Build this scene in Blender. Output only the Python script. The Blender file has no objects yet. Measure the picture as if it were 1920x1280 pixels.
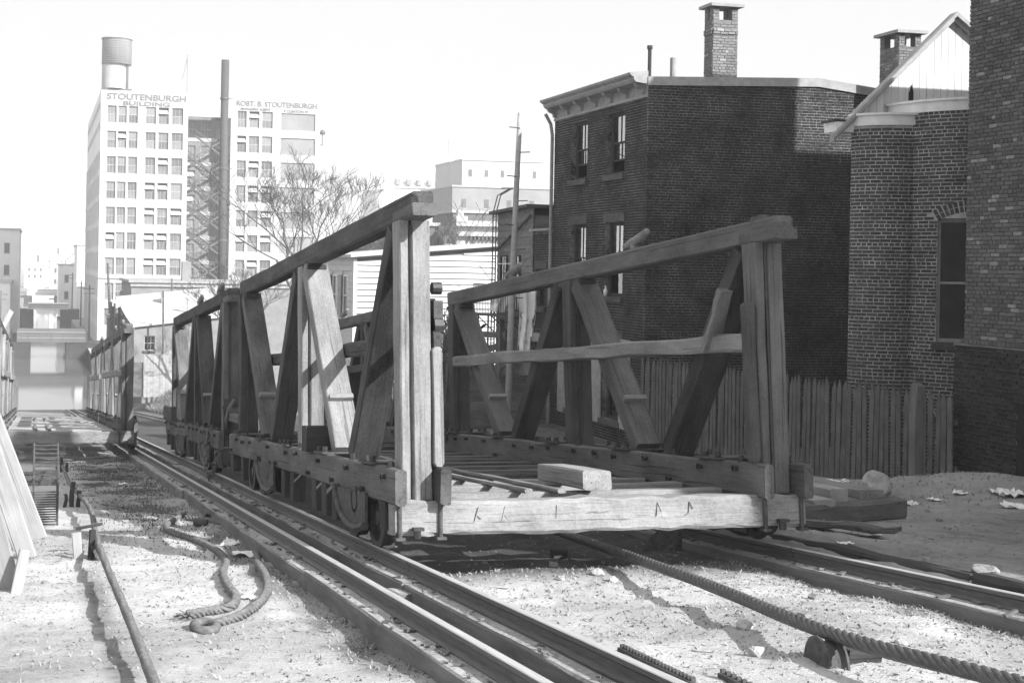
import bpy, math, random
import numpy as np
from mathutils import Vector, Matrix
random.seed(7); rng = np.random.default_rng(11)
R = math.radians
sc = bpy.context.scene
COL = sc.collection

# ------------------------------------------------------------------ camera, sky, sun, exposure
# World: origin at the camera, +Y down the inclined plane along the track, +X to the right, Z up.
SN, CS = 0.19612, 0.98058          # camera turned 11.3 degrees right of the track
RS = 0.018; RC = math.sqrt(1 - RS * RS)   # small roll of the camera
FPX, PPX, PPY = 2400.0, 550.0, 496.0
cam_d = bpy.data.cameras.new('camera'); cam = bpy.data.objects.new('camera', cam_d); COL.objects.link(cam)
F_ = Vector((SN, CS, 0)); R0 = Vector((CS, -SN, 0)); Z_ = Vector((0, 0, 1))
cr = R0 * RC + Z_ * RS; cu = -R0 * RS + Z_ * RC; cb = -F_
cam.matrix_world = Matrix(((cr.x, cu.x, cb.x, 0), (cr.y, cu.y, cb.y, 0), (cr.z, cu.z, cb.z, 0), (0, 0, 0, 1)))
cam_d.sensor_width = 36; cam_d.lens = 45
cam_d.shift_x = (960 - PPX) / 1920; cam_d.shift_y = (PPY - 640) / 1920
cam_d.clip_end = 12000; cam_d.clip_start = 0.1
sc.camera = cam

SUN = Vector((0.68, -1.0, 0.78)).normalized()
world = bpy.data.worlds.new('World'); sc.world = world; world.use_nodes = True
wt = world.node_tree; wt.nodes.clear()
sky = wt.nodes.new('ShaderNodeTexSky'); sky.sky_type = 'NISHITA'; sky.sun_disc = False
sky.sun_elevation = math.asin(SUN.z); sky.sun_rotation = math.atan2(SUN.x, SUN.y)
sky.dust_density = 3.0; sky.air_density = 1.0
bw = wt.nodes.new('ShaderNodeSeparateColor')   # the plate of the photograph saw blue light only
bg = wt.nodes.new('ShaderNodeBackground'); bg.inputs['Strength'].default_value = 0.10
wo = wt.nodes.new('ShaderNodeOutputWorld')
wt.links.new(sky.outputs[0], bw.inputs[0]); mx_ = wt.nodes.new('ShaderNodeMath'); mx_.operation = 'MAXIMUM'; mx_.inputs[1].default_value = 5.0   # thin white overcast: never darker than this
wt.links.new(bw.outputs[2], mx_.inputs[0]); wt.links.new(mx_.outputs[0], bg.inputs['Color'])
wt.links.new(bg.outputs[0], wo.inputs[0])
sl = bpy.data.lights.new('sun', 'SUN'); sl.energy = 5.0; sl.angle = R(0.5); sl.color = (1, 1, 1)
so = bpy.data.objects.new('sun', sl); COL.objects.link(so)
so.rotation_euler = SUN.to_track_quat('Z', 'Y').to_euler()
vs = sc.view_settings
sc.display_settings.display_device = 'sRGB'
vs.view_transform = 'Standard'; vs.look = 'None'; vs.gamma = 1.0; vs.use_curve_mapping = False
vs.exposure = 0.9

# ------------------------------------------------------------------ helpers
def ray(px, py):
    u = (px - PPX) / FPX; w = (py - PPY) / FPX
    X = u * RC + w * RS; Z = u * RS - w * RC
    return Vector((X * CS + SN, -X * SN + CS, Z))
def aty(px, py, y): r = ray(px, py); return r * (y / r.y)
def atx(px, py, x): r = ray(px, py); return r * (x / r.x)
def proj(p):
    Xc = p[0] * CS - p[1] * SN; Yc = p[0] * SN + p[1] * CS
    if Yc < 0.1: return (-9999, -9999)
    X = Xc / Yc; W = -p[2] / Yc
    return (PPX + FPX * (X * RC - W * RS), PPY + FPX * (X * RS + W * RC))
GR = 0.1005; TH = math.atan(GR); CT, ST = math.cos(TH), math.sin(TH); H0 = 1.5 * CT
def inc(x, t, h):
    """point on the inclined plane: across, along the slope, height above the rail plane"""
    n = h - H0
    return Vector((x, t * CT + n * ST, -t * ST + n * CT))
def onh(px, py, h):
    r = ray(px, py); n = h - H0
    return r * (n / (r.y * ST + r.z * CT))
RAMP = Matrix.Rotation(-TH, 4, 'X')

class MB:
    def __init__(s): s.v = []; s.f = []; s.t = []
    def add(s, vs, fs, tone=0.0):
        o = len(s.v); s.v += [tuple(v) for v in vs]; s.f += [tuple(i + o for i in f) for f in fs]; s.t += [tone] * len(vs)
    def box(s, c, d, M=None, tone=0.0):
        x, y, z = d[0] / 2, d[1] / 2, d[2] / 2
        vs = [Vector((sx * x, sy * y, sz * z)) for sz in (-1, 1) for sy in (-1, 1) for sx in (-1, 1)]
        if M is not None: vs = [M @ v for v in vs]
        vs = [v + Vector(c) for v in vs]
        s.add(vs, [(0, 2, 3, 1), (4, 5, 7, 6), (0, 1, 5, 4), (2, 6, 7, 3), (0, 4, 6, 2), (1, 3, 7, 5)], tone)
    def bb(s, a, b, tone=0.0):
        s.box([(a[i] + b[i]) / 2 for i in range(3)], [abs(b[i] - a[i]) for i in range(3)], None, tone)
    def quad(s, a, b, c, d, tone=0.0): s.add([a, b, c, d], [(0, 1, 2, 3)], tone)
    def bar(s, p0, p1, w, h=None, up=Vector((0, 0, 1)), tone=0.0):
        p0 = Vector(p0); p1 = Vector(p1); h = h or w
        a = (p1 - p0).normalized()
        if abs(a.dot(up)) > .95: up = Vector((0, 1, 0))
        b = up.cross(a).normalized(); c = a.cross(b)
        vs = [p + b * (sx * w / 2) + c * (sz * h / 2) for p in (p0, p1) for sx, sz in ((-1, -1), (1, -1), (1, 1), (-1, 1))]
        s.add(vs, [(0, 3, 2, 1), (4, 5, 6, 7), (0, 1, 5, 4), (1, 2, 6, 5), (2, 3, 7, 6), (3, 0, 4, 7)], tone)
    def tube(s, pts, r, n=8, cap=True, tone=0.0):
        pts = [Vector(p) for p in pts]; m = len(pts)
        rs = r if isinstance(r, (list, tuple)) else [r] * m
        o = len(s.v); prev = None
        for i, p in enumerate(pts):
            a = (pts[min(i + 1, m - 1)] - pts[max(i - 1, 0)]).normalized()
            if prev is None:
                u = Vector((0, 0, 1)) if abs(a.z) < .9 else Vector((1, 0, 0))
                b = u.cross(a).normalized()
            else: b = (prev - a * prev.dot(a)).normalized()
            prev = b; c = a.cross(b)
            for k in range(n):
                q = 2 * math.pi * k / n
                s.v.append(tuple(p + b * (math.cos(q) * rs[i]) + c * (math.sin(q) * rs[i]))); s.t.append(tone)
        for i in range(m - 1):
            for k in range(n):
                a0 = o + i * n + k; a1 = o + i * n + (k + 1) % n
                s.f.append((a0, a1, a1 + n, a0 + n))
        if cap:
            s.f.append(tuple(o + k for k in reversed(range(n)))); s.f.append(tuple(o + (m - 1) * n + k for k in range(n)))
    def lathe(s, prof, n=24, M=None, tone=0.0):
        """profile of (radius, z) turned round z"""
        o = len(s.v)
        for r, z in prof:
            for k in range(n):
                q = 2 * math.pi * k / n; v = Vector((r * math.cos(q), r * math.sin(q), z))
                s.v.append(tuple(M @ v if M is not None else v)); s.t.append(tone)
        for i in range(len(prof) - 1):
            for k in range(n):
                a0 = o + i * n + k; a1 = o + i * n + (k + 1) % n
                s.f.append((a0, a1, a1 + n, a0 + n))
    def build(s, name, mat, parent=None, M=None, smooth=False):
        me = bpy.data.meshes.new(name); me.from_pydata(s.v, [], s.f); me.update()
        if any(s.t):
            at = me.attributes.new('tone', 'FLOAT', 'POINT'); at.data.foreach_set('value', s.t)
        if smooth: me.polygons.foreach_set('use_smooth', [True] * len(me.polygons))
        me.materials.append(mat)
        return link(name, me, parent, M)
def link(name, me, parent=None, M=None):
    o = bpy.data.objects.new(name, me); COL.objects.link(o)
    if parent is not None: o.parent = parent
    if M is not None: o.matrix_basis = M
    return o
def tag(o, label=None, cat=None, group=None, kind=None):
    if label: o['label'] = label
    if cat: o['category'] = cat
    if group: o['group'] = group
    if kind: o['kind'] = kind
    return o
def thing(name, label, cat, loc=(0, 0, 0), M=None, group=None):
    o = bpy.data.objects.new(name, None); COL.objects.link(o); o.empty_display_size = .2
    o.matrix_basis = M if M is not None else Matrix.Translation(Vector(loc))
    return tag(o, label, cat, group)
def part(name, mb, mat, parent, kind=None, M=None, smooth=False, label=None):
    """a part given in world coordinates under a thing or part"""
    Pi = Matrix.Identity(4); p = parent
    while p is not None: Pi = p.matrix_basis @ Pi; p = p.parent
    inv = Pi.inverted()
    if M is None:
        mb.v = [tuple(inv @ Vector(v)) for v in mb.v]; o = mb.build(name, mat, parent, None, smooth)
    else: o = mb.build(name, mat, parent, inv @ M, smooth)
    if kind: o['kind'] = kind
    if label: o['label'] = label
    return o
def basis(x, y, z, p):
    return Matrix(((x.x, y.x, z.x, p.x), (x.y, y.y, z.y, p.y), (x.z, y.z, z.z, p.z), (0, 0, 0, 1)))
def beam_mesh(L, w, h, ch=.012, jit=.004, seg=None, end=0.0, bow=0.0, rnd=None):
    rnd = rnd or random
    seg = seg or max(1, min(14, int(L / .45))); mb = MB(); ch = min(ch, w * .3, h * .3)
    xs = [L * i / seg for i in range(seg + 1)]
    if end: xs = [0, end] + [x for x in xs[1:-1] if end < x < L - end] + [L - end, L]
    base = [(-w/2+ch, -h/2), (w/2-ch, -h/2), (w/2, -h/2+ch), (w/2, h/2-ch), (w/2-ch, h/2), (-w/2+ch, h/2), (-w/2, h/2-ch), (-w/2, -h/2+ch)]
    for i, x in enumerate(xs):
        k = .55 if (end and i in (0, len(xs) - 1)) else 1
        bz = bow * 4 * (x / L) * (1 - x / L); oy = rnd.uniform(-jit, jit); oz = rnd.uniform(-jit, jit)
        for (a, b) in base:
            mb.v.append((x, a * k + oy + rnd.uniform(-jit, jit), (b if b < 0 else b * k) + oz + bz + rnd.uniform(-jit, jit))); mb.t.append(0)
    n = len(xs)
    for i in range(n - 1):
        for k in range(8):
            a0 = i * 8 + k; a1 = i * 8 + (k + 1) % 8; mb.f.append((a0, a0 + 8, a1 + 8, a1))
    mb.f.append(tuple(range(8))); mb.f.append(tuple(reversed(range((n - 1) * 8, n * 8))))
    return mb
def beam(name, p0, p1, w, h, mat, parent=None, up=(0, 0, 1), **kw):
    """a timber: local X along the grain; w across, h along 'up'; parent-local coordinates"""
    p0 = Vector(p0); p1 = Vector(p1); a = (p1 - p0); L = a.length; a.normalize(); up = Vector(up)
    if abs(a.dot(up)) > .97: up = Vector((0, 1, 0))
    y = up.cross(a).normalized(); z = a.cross(y)
    return beam_mesh(L, w, h, **kw).build(name, mat, parent, basis(a, y, z, p0))

# ------------------------------------------------------------------ materials (black-and-white photograph: all greys)
def newmat(name):
    m = bpy.data.materials.new(name); m.use_nodes = True; t = m.node_tree; t.nodes.clear()
    o = t.nodes.new('ShaderNodeOutputMaterial'); b = t.nodes.new('ShaderNodeBsdfPrincipled')
    t.links.new(b.outputs[0], o.inputs[0]); b.inputs['Roughness'].default_value = .85
    b.inputs['Specular IOR Level'].default_value = .25
    return m, t, b
class NT:
    def __init__(s, t): s.t = t
    def n(s, ty, **k):
        d = s.t.nodes.new('ShaderNode' + ty)
        for a, v in k.items():
            if hasattr(d, a): setattr(d, a, v)
        return d
    def set(s, d, i, v):
        if isinstance(v, bpy.types.NodeSocket): s.t.links.new(v, d.inputs[i])
        else: d.inputs[i].default_value = v
    def math(s, op, a, b=0.0, c=None):
        d = s.n('Math', operation=op); s.set(d, 0, a); s.set(d, 1, b)
        if c is not None: s.set(d, 2, c)
        return d.outputs[0]
    def coords(s, kind='Object'): return s.n('TexCoord').outputs[kind]
    def map(s, vec, scale=(1, 1, 1), loc=None, rot=None):
        d = s.n('Mapping'); s.set(d, 0, vec); d.inputs['Scale'].default_value = scale
        if loc is not None: s.set(d, 'Location', loc)
        if rot is not None: d.inputs['Rotation'].default_value = rot
        return d.outputs[0]
    def noise(s, vec, scale=5, detail=4, rough=.6, dist=0):
        d = s.n('TexNoise'); s.set(d, 'Vector', vec); d.inputs['Scale'].default_value = scale
        d.inputs['Detail'].default_value = detail; d.inputs['Roughness'].default_value = rough
        d.inputs['Distortion'].default_value = dist
        return d.outputs[0]
    def rng(s, v, a, b, c=0.0, d=1.0):
        m = s.n('MapRange'); s.set(m, 0, v)
        for i, q in enumerate((a, b, c, d)): s.set(m, 1 + i, q)
        return m.outputs[0]
    def attr(s, name): d = s.n('Attribute'); d.attribute_name = name; return d.outputs['Fac']
    def rand(s): return s.n('ObjectInfo').outputs['Random']
    def gray(s, v):
        d = s.n('CombineXYZ'); [s.set(d, i, v) for i in range(3)]; return d.outputs[0]
    def bump(s, h, strength=.4, dist=.01):
        d = s.n('Bump'); s.set(d, 'Height', h); d.inputs['Strength'].default_value = strength; d.inputs['Distance'].default_value = dist
        return d.outputs[0]
def wood(name, lo, hi, grain=1.0, speck=.3, crack=.5, rough=.85, bump=.5, dark_ends=0.0):
    m, t, b = newmat(name); N = NT(t)
    r = N.rand(); off = N.gray(N.math('MULTIPLY', r, 37.0))
    v = N.n('VectorMath', operation='ADD'); N.set(v, 0, N.coords()); N.set(v, 1, off); v = v.outputs[0]
    g = N.noise(N.map(v, (1.6, 30 * grain, 30 * grain)), 1.6, 6, .62, .2)
    g2 = N.noise(N.map(v, (2.5, 70, 70)), 1.4, 3, .6)
    bl = N.noise(N.map(v, (.9, 2.2, 2.2)), 1.5, 4, .6)
    sp = N.noise(v, 34, 4, .75)
    ck = N.noise(N.map(v, (.55, 34, 34)), 1.0, 2, .5, .6)
    s_ = N.math('ADD', N.math('MULTIPLY', N.rng(g, .25, .75), .26), N.math('MULTIPLY', N.rng(bl, .28, .72), .62))
    s_ = N.math('ADD', s_, N.math('MULTIPLY', N.math('SUBTRACT', g2, .5), .25))
    s_ = N.math('ADD', s_, N.math('MULTIPLY', N.math('SUBTRACT', sp, .5), speck))
    s_ = N.math('ADD', s_, N.math('MULTIPLY', N.math('SUBTRACT', r, .5), .25))
    col = N.rng(s_, 0.05, .95, lo, hi)
    cm = N.rng(ck, .325, .365, 1 - crack, 1.0)
    col = N.math('MULTIPLY', col, cm)
    N.set(b, 'Base Color', N.gray(col)); b.inputs['Roughness'].default_value = rough
    hgt = N.math('ADD', N.math('MULTIPLY', g, .6), N.math('ADD', N.math('MULTIPLY', cm, .5), N.math('MULTIPLY', sp, .25)))
    N.set(b, 'Normal', N.bump(hgt, bump, .02))
    return m
def plain(name, lo, hi, scale=6, rough=.8, bump=.2, metal=0.0, spec=.25, fine=.3, stretch=(1, 1, 1), rnd=.25):
    m, t, b = newmat(name); N = NT(t); r = N.rand()
    v = N.map(N.coords(), stretch)
    a = N.noise(v, scale, 5, .62); c = N.noise(v, scale * 9, 3, .6)
    s_ = N.math('ADD', N.rng(a, .3, .7), N.math('MULTIPLY', N.math('SUBTRACT', c, .5), fine))
    s_ = N.math('ADD', s_, N.math('MULTIPLY', N.math('SUBTRACT', r, .5), rnd))
    N.set(b, 'Base Color', N.gray(N.rng(s_, 0, 1, lo, hi)))
    b.inputs['Roughness'].default_value = rough; b.inputs['Metallic'].default_value = metal
    b.inputs['Specular IOR Level'].default_value = spec
    if bump: N.set(b, 'Normal', N.bump(N.math('ADD', a, N.math('MULTIPLY', c, .5)), bump, .02))
    return m
def dusty(name, lo, hi, dust):
    """old wood with dust and sand lying on whatever faces up"""
    m, t, b = newmat(name); N = NT(t); v = N.coords()
    a = N.noise(N.map(v, (.5, 3, 3)), 2.5, 5, .65); c = N.noise(v, 30, 4, .7)
    s_ = N.math('ADD', N.rng(a, .3, .7), N.math('MULTIPLY', N.math('SUBTRACT', c, .5), .5))
    sp = N.n('SeparateXYZ'); N.set(sp, 0, N.n('NewGeometry').outputs['True Normal'])
    up = N.math('MULTIPLY', N.rng(sp.outputs[2], .6, .9), N.rng(N.math('ADD', c, N.math('MULTIPLY', a, .6)), .55, .95))
    col = N.math('ADD', N.rng(s_, 0, 1, lo, hi), N.math('MULTIPLY', up, dust - hi))
    N.set(b, 'Base Color', N.gray(col)); b.inputs['Roughness'].default_value = .92; N.set(b, 'Normal', N.bump(N.math('ADD', a, N.math('MULTIPLY', c, .5)), .35, .02))
    return m
def brickmat(name, lo, hi, pale=0.0, palev=.4, patch=.3):
    m, t, b = newmat(name); N = NT(t)
    to = N.math('FRACT', N.math('ADD', N.attr('tone'), N.rand()))
    g = N.n('NewGeometry').outputs['Position']
    n = N.noise(g, 28, 4, .65); bl = N.noise(N.map(g, (.8, .8, .5)), .9, 4, .6)
    s_ = N.math('ADD', N.math('MULTIPLY', to, .6), N.math('MULTIPLY', N.math('SUBTRACT', n, .3), .5))
    s_ = N.math('ADD', s_, N.math('MULTIPLY', N.math('SUBTRACT', bl, .5), patch * 2))
    col = N.rng(s_, 0, 1, lo, hi)
    if pale:
        col = N.math('ADD', col, N.math('MULTIPLY', N.rng(to, 1 - pale, 1 - pale + .01), N.math('MULTIPLY', N.rng(n, .3, .7), palev)))
    N.set(b, 'Base Color', N.gray(col)); b.inputs['Roughness'].default_value = .9
    N.set(b, 'Normal', N.bump(n, .5, .01))
    return m
def glass(name, clear=.5, rough=.03):
    m, t, b = newmat(name); N = NT(t)
    nm = N.bump(N.noise(N.coords('Object'), 1.3, 2, .5), .08, .05)
    gl = N.n('BsdfGlossy'); gl.inputs['Roughness'].default_value = rough; gl.inputs['Color'].default_value = (.9, .9, .9, 1); N.set(gl, 'Normal', nm)
    tr = N.n('BsdfTransparent'); tr.inputs['Color'].default_value = (.85, .85, .85, 1)
    lw = N.n('LayerWeight'); lw.inputs['Blend'].default_value = .35
    mx = N.n('MixShader'); N.set(mx, 0, N.rng(lw.outputs['Fresnel'], 0, 1, 1 - clear, 1)); N.set(mx, 1, tr.outputs[0]); N.set(mx, 2, gl.outputs[0])
    o = [q for q in t.nodes if q.type == 'OUTPUT_MATERIAL'][0]; t.links.new(mx.outputs[0], o.inputs[0]); t.nodes.remove(b)
    return m
M = dict(
 timber=wood('weathered_shaded_timber', .022, .10, speck=.9), timber_light=wood('pale_sunlit_timber', .13, .33, speck=.9, crack=.4, bump=.8),  # sunlit and shaded tones of one wood, light put into the colour
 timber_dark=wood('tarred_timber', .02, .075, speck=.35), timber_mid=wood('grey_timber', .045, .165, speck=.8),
 plank=wood('pale_plank', .22, .42, speck=.1, crack=.3, bump=.2), picket=wood('fence_picket', .06, .16, speck=.2, crack=.3),
 clap=plain('white_clapboard', .40, .52, 2.5, .7, .1, stretch=(.4, 1, 4), rnd=.2), clap_dark=plain('grey_clapboard', .10, .20, 3, .8, .15, stretch=(.4, 1, 3)),
 gable=plain('white_gable_board', .44, .56, 3, .75, .1, stretch=(3, 3, .3), rnd=.3), trim=plain('grey_trim', .22, .34, 5), white=plain('white_paint', .62, .8, 4, .6, .08),
 iron=plain('dark_iron', .01, .04, 12, .55, .3, .0, .5), rust=plain('rusty_iron', .035, .10, 14, .7, .4), rail=plain('rail_steel', .06, .13, 14, .6, .15, 0, .4, stretch=(6, .4, 6)),
 railtop=plain('worn_rail_head', .30, .48, 9, .45, .05, 0, .5, stretch=(6, .3, 6)), conc=dusty('stringer_wood', .10, .20, .42),
 brickA=brickmat('dark_house_brick', .011, .05, 0, 0, .55), brickB=brickmat('bay_brick', .035, .105), brickC=brickmat('mottled_brick', .06, .165, .07, .2, .5),
 brickL=brickmat('chimney_brick', .14, .26, .05, .2), mortA=plain('sooty_mortar', .016, .25, 1.1, .95, .3, fine=1.4), mortB=plain('pale_mortar', .18, .50, 3, .95, .3), mortC=plain('grey_mortar', .09, .2, 3, .95, .3),
 stone=plain('brownstone', .05, .11, 6, .9, .3), stone_l=plain('pale_stone', .26, .52, 7, .9, .9, fine=.7), rock=plain('grey_rock', .16, .36, 7, .9, 1.0, fine=.8),
 glass=glass('window_glass', .55), glass_d=glass('dim_window_glass', .75, .08), frame_d=plain('dark_window_frame', .03, .06, 8), frame_l=plain('pale_window_frame', .3, .42, 8),
 blind=plain('window_blind', .6, .78, 4), dark=plain('dark_interior', .008, .02, 3), cloth=plain('white_cloth', .78, .9, 9, .9, .2), paper=plain('scrap_paper', .6, .8, 9, .9, .2),
 rope=plain('tarred_rope', .09, .2, 22, .85, .4), wire=plain('wire_rope', .05, .13, 25, .5, .3, .2, .5), bark=plain('bare_bark', .07, .16, 8, .9, .4),
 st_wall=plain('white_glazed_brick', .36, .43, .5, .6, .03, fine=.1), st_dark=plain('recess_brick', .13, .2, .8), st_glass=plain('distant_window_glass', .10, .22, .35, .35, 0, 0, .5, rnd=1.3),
 st_open=plain('open_sash_gap', .04, .08, 2), st_side=plain('side_window_glass', .05, .10, 2, .4, 0, 0, .5), sign=plain('sign_paint', .13, .17, 2, .8, 0),
 far=plain('distant_wall', .20, .28, .2, .9, 0), far_b=plain('distant_brick', .09, .14, .3, .9, .05), far_w=plain('distant_white_wall', .34, .42, .3, .9, 0), far_d=plain('sooty_stone', .03, .06, .5, .9, .05), tankw=plain('tank_staves', .22, .30, 1, .8, 0, stretch=(3, 3, .2)), far_p=plain('pale_hazed_wall', .66, .8, .3, .9, 0), roof=plain('tin_roof', .34, .46, 1.2, .7, .1), roof_d=plain('tar_roof', .06, .1, 2),  # far_p: haze of distance put into a pale wall colour
 shed=plain('shed_brick', .17, .25, 1.2, .9, .2), board=wood('old_board', .06, .2, speck=.2), soil=plain('soil', .2, .4, 8),
)

# ------------------------------------------------------------------ terrain
def smooth(x, a, b):
    q = np.clip((x - a) / (b - a), 0, 1); return q * q * (3 - 2 * q)
WATER = -14.6
PX = [-60, -6, -4, 2.3, 2.45, 2.8, 3.1, 3.5, 7.1, 7.2, 7.62, 7.7, 8.2, 9.5, 11.5, 15, 60]
PH = [-.25, -.25, -.3, -.29, -.27, -.31, -.30, -.28, -.28, -.34, -.34, -.09, -.06, -.16, -.26, -.16, -.2]
def rail_z(y): return -1.5 - .1005 * np.maximum(y, -3.0)
def land(y): return np.maximum(-3.8 - .0775 * (y - 20), -13.2)
def gz(x, y):
    x = np.asarray(x, float); y = np.asarray(y, float)
    z = np.maximum(rail_z(y) + np.interp(x, PX, PH), -16.5)
    L = np.where(y > 20, land(y), z)
    e0 = np.where(y > 112, 7.62, 8.1); e1 = np.where(y > 112, 7.72, 10.6)
    w = smooth(x, e0, e1) * smooth(y, 20, 24)
    z = z * (1 - w) + L * w
    wl = smooth(-x, np.where(y > 112, 4.3, 4.6), np.where(y > 112, 4.4, 7.0)) * smooth(y, 26, 40)
    z = z * (1 - wl) + L * wl
    # dirt heap at the foot of the tall brick wall
    z = z + .32 * np.exp(-(((x - 15.0) / 1.3) ** 2 + ((y - 18.2) / 1.6) ** 2))
    return z
NTAB = {}
def vnoise(x, y, s, seed):
    if seed not in NTAB: NTAB[seed] = np.random.default_rng(seed).random((256, 256))
    T = NTAB[seed]
    X = x * s; Y = y * s; xi = np.floor(X).astype(int); yi = np.floor(Y).astype(int); fx = X - xi; fy = Y - yi
    fx = fx * fx * (3 - 2 * fx); fy = fy * fy * (3 - 2 * fy)
    g = lambda a, b: T[a & 255, b & 255]
    return (g(xi, yi) * (1 - fx) + g(xi + 1, yi) * fx) * (1 - fy) + (g(xi, yi + 1) * (1 - fx) + g(xi + 1, yi + 1) * fx) * fy
def lumps(x, y):
    near = smooth(-y, -45, -20)
    return (.07 * (vnoise(x, y, .7, 1) - .5) + .05 * (vnoise(x, y, 2.1, 2) - .5) + .035 * (vnoise(x, y, 5.2, 3) - .5) + .018 * (vnoise(x, y, 11, 4) - .5)) * (.35 + .65 * near)
def G(x, y): return float(gz(x, y) + lumps(np.asarray(float(x)), np.asarray(float(y))))
xs = np.concatenate([-np.geomspace(4200, 5.2, 34), np.arange(-5, 2.35, .085), [2.4, 2.5, 2.7, 2.8], np.arange(2.88, 7.15, .085), [7.2, 7.4, 7.6, 7.64, 7.7, 7.76], np.arange(7.84, 16.5, .09), np.geomspace(16.7, 4200, 34)])
ys = np.concatenate([-np.geomspace(3000, 3, 14), np.arange(-2, 4.5, .5), np.arange(4.5, 24, .085), np.arange(24, 45, .3), np.arange(45, 150, 1.0), np.geomspace(151, 9000, 40)])
XX, YY = np.meshgrid(xs, ys)
ZZ = gz(XX, YY) + lumps(XX, YY)
nx, ny = len(xs), len(ys)
co = np.stack([XX, YY, ZZ], -1).reshape(-1, 3)
idx = np.arange(nx * ny).reshape(ny, nx)
fq = np.stack([idx[:-1, :-1], idx[:-1, 1:], idx[1:, 1:], idx[1:, :-1]], -1).reshape(-1, 4)
me = bpy.data.meshes.new('ground'); me.vertices.add(len(co)); me.vertices.foreach_set('co', co.astype(np.float32).ravel())
me.loops.add(fq.size); me.loops.foreach_set('vertex_index', fq.astype(np.int32).ravel())
me.polygons.add(len(fq)); me.polygons.foreach_set('loop_start', np.arange(0, fq.size, 4, dtype=np.int32)); me.polygons.foreach_set('loop_total', np.full(len(fq), 4, np.int32))
me.polygons.foreach_set('use_smooth', np.ones(len(fq), bool)); me.update(calc_edges=True)
def band(v, a, b, s): return smooth(v, a - s, a + s) * (1 - smooth(v, b - s, b + s))
n1 = vnoise(XX, YY, .55, 21); n2 = vnoise(XX, YY, 2.3, 22)
dirt = .08 + .28 * smooth(n1, .5, .85) + .12 * smooth(vnoise(XX, YY, 1.3, 41), .55, .9)
dirt = np.maximum(dirt, .8 * band(XX, .85, 2.5, .3) * band(YY, 18.5, 32, 1.6) * (.45 + .6 * n2))
dirt = np.maximum(dirt, .65 * band(XX, 2.05, 3.3, .12) * (.3 + n2) )
dirt = np.maximum(dirt, .7 * band(XX, .44, .64, .05) * band(YY, 2, 13.2, 1.5) * (.5 + .6 * vnoise(XX, YY, 6, 30)))  # shadow of the cable trench painted as darker ground
dirt = np.maximum(dirt, 1.0 * band(XX, 2.9, 7.5, .25) * smooth(YY, 10.6, 12.2))  # shade under the car painted into the ground tone
dirt = np.maximum(dirt, .55 * band(XX, 6.8, 7.5, .12) * n2 * 1.4)
dirt = np.maximum(dirt, .60 * smooth(XX, 7.6, 7.8) * (.7 + .6 * n1))  # right bank dirt, deepened to paint in the tall building's shade
dirt = np.maximum(dirt, .6 * smooth(YY, 34, 42))
at = me.attributes.new('dirt', 'FLOAT', 'POINT'); at.data.foreach_set('value', np.clip(dirt, 0, 1).astype(np.float32).ravel())  # this value carries real dirt and the painted shade together
m, t, b = newmat('dusty_ground'); N = NT(t)
pos = N.n('NewGeometry').outputs['Position']
a1 = N.noise(pos, 1.7, 6, .65); a2 = N.noise(pos, 9, 6, .7); a3 = N.noise(pos, 42, 4, .7)
sm = N.noise(N.map(pos, (1, 2.2, 1)), 16, 5, .75, .5)
d = N.math('ADD', N.attr('dirt'), N.math('MULTIPLY', N.math('SUBTRACT', a1, .5), .55))
d = N.math('ADD', d, N.math('MULTIPLY', N.math('SUBTRACT', a2, .5), .5))
d = N.math('ADD', d, N.math('MULTIPLY', N.rng(sm, .60, .72), .30))
d = N.math('ADD', d, N.math('MULTIPLY', N.math('SUBTRACT', a3, .5), .35))
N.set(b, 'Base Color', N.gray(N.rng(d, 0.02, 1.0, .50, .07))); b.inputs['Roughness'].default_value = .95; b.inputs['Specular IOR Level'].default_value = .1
N.set(b, 'Normal', N.bump(N.math('ADD', a2, N.math('ADD', N.math('MULTIPLY', a3, .5), N.math('MULTIPLY', sm, .6))), .7, .035))
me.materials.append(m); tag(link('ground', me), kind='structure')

m, t, b = newmat('canal_water_surface'); N = NT(t)
b.inputs['Base Color'].default_value = (.12, .12, .12, 1); b.inputs['Roughness'].default_value = .06; b.inputs['Specular IOR Level'].default_value = .9
N.set(b, 'Normal', N.bump(N.noise(N.map(N.n('NewGeometry').outputs['Position'], (1, .25, 1)), 1.2, 3, .5), .06, .05))
mb = MB(); mb.quad((-4.6, 118, WATER), (7.8, 118, WATER), (7.8, 900, WATER), (-4.6, 900, WATER))
tag(mb.build('canal_water', m), kind='structure')

# ------------------------------------------------------------------ the two tracks
PROF = [(-.07, -.12), (.07, -.12), (.07, -.108), (.013, -.09), (.013, -.05), (.034, -.034), (.034, -.005), (.027, 0), (-.027, 0), (-.034, -.005), (-.034, -.034), (-.013, -.05), (-.013, -.09), (-.07, -.108)]
def rail(parent, x, t0, t1, h):
    t = t0; k = 0
    while t < t1 - .1:
        L = min(9.1, t1 - t); mb = MB(); n = len(PROF); dx = random.uniform(-.006, .006)
        for tt in (0, L - .012):
            mb.add([(px + dx, tt, ph) for px, ph in PROF], [])
        for i in range(n): j = (i + 1) % n; mb.f.append((i, j, n + j, n + i))
        mb.f.append(tuple(range(n))); mb.f.append(tuple(reversed(range(n, 2 * n))))
        o = mb.build('rail', M['rail'], parent, Matrix.Translation((x, t, h)))
        o.data.materials.append(M['railtop'])
        for p in o.data.polygons:
            if abs(p.normal.z) > .5 and p.center.z > -.006: p.material_index = 1
        t += L; k += 1
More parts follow.
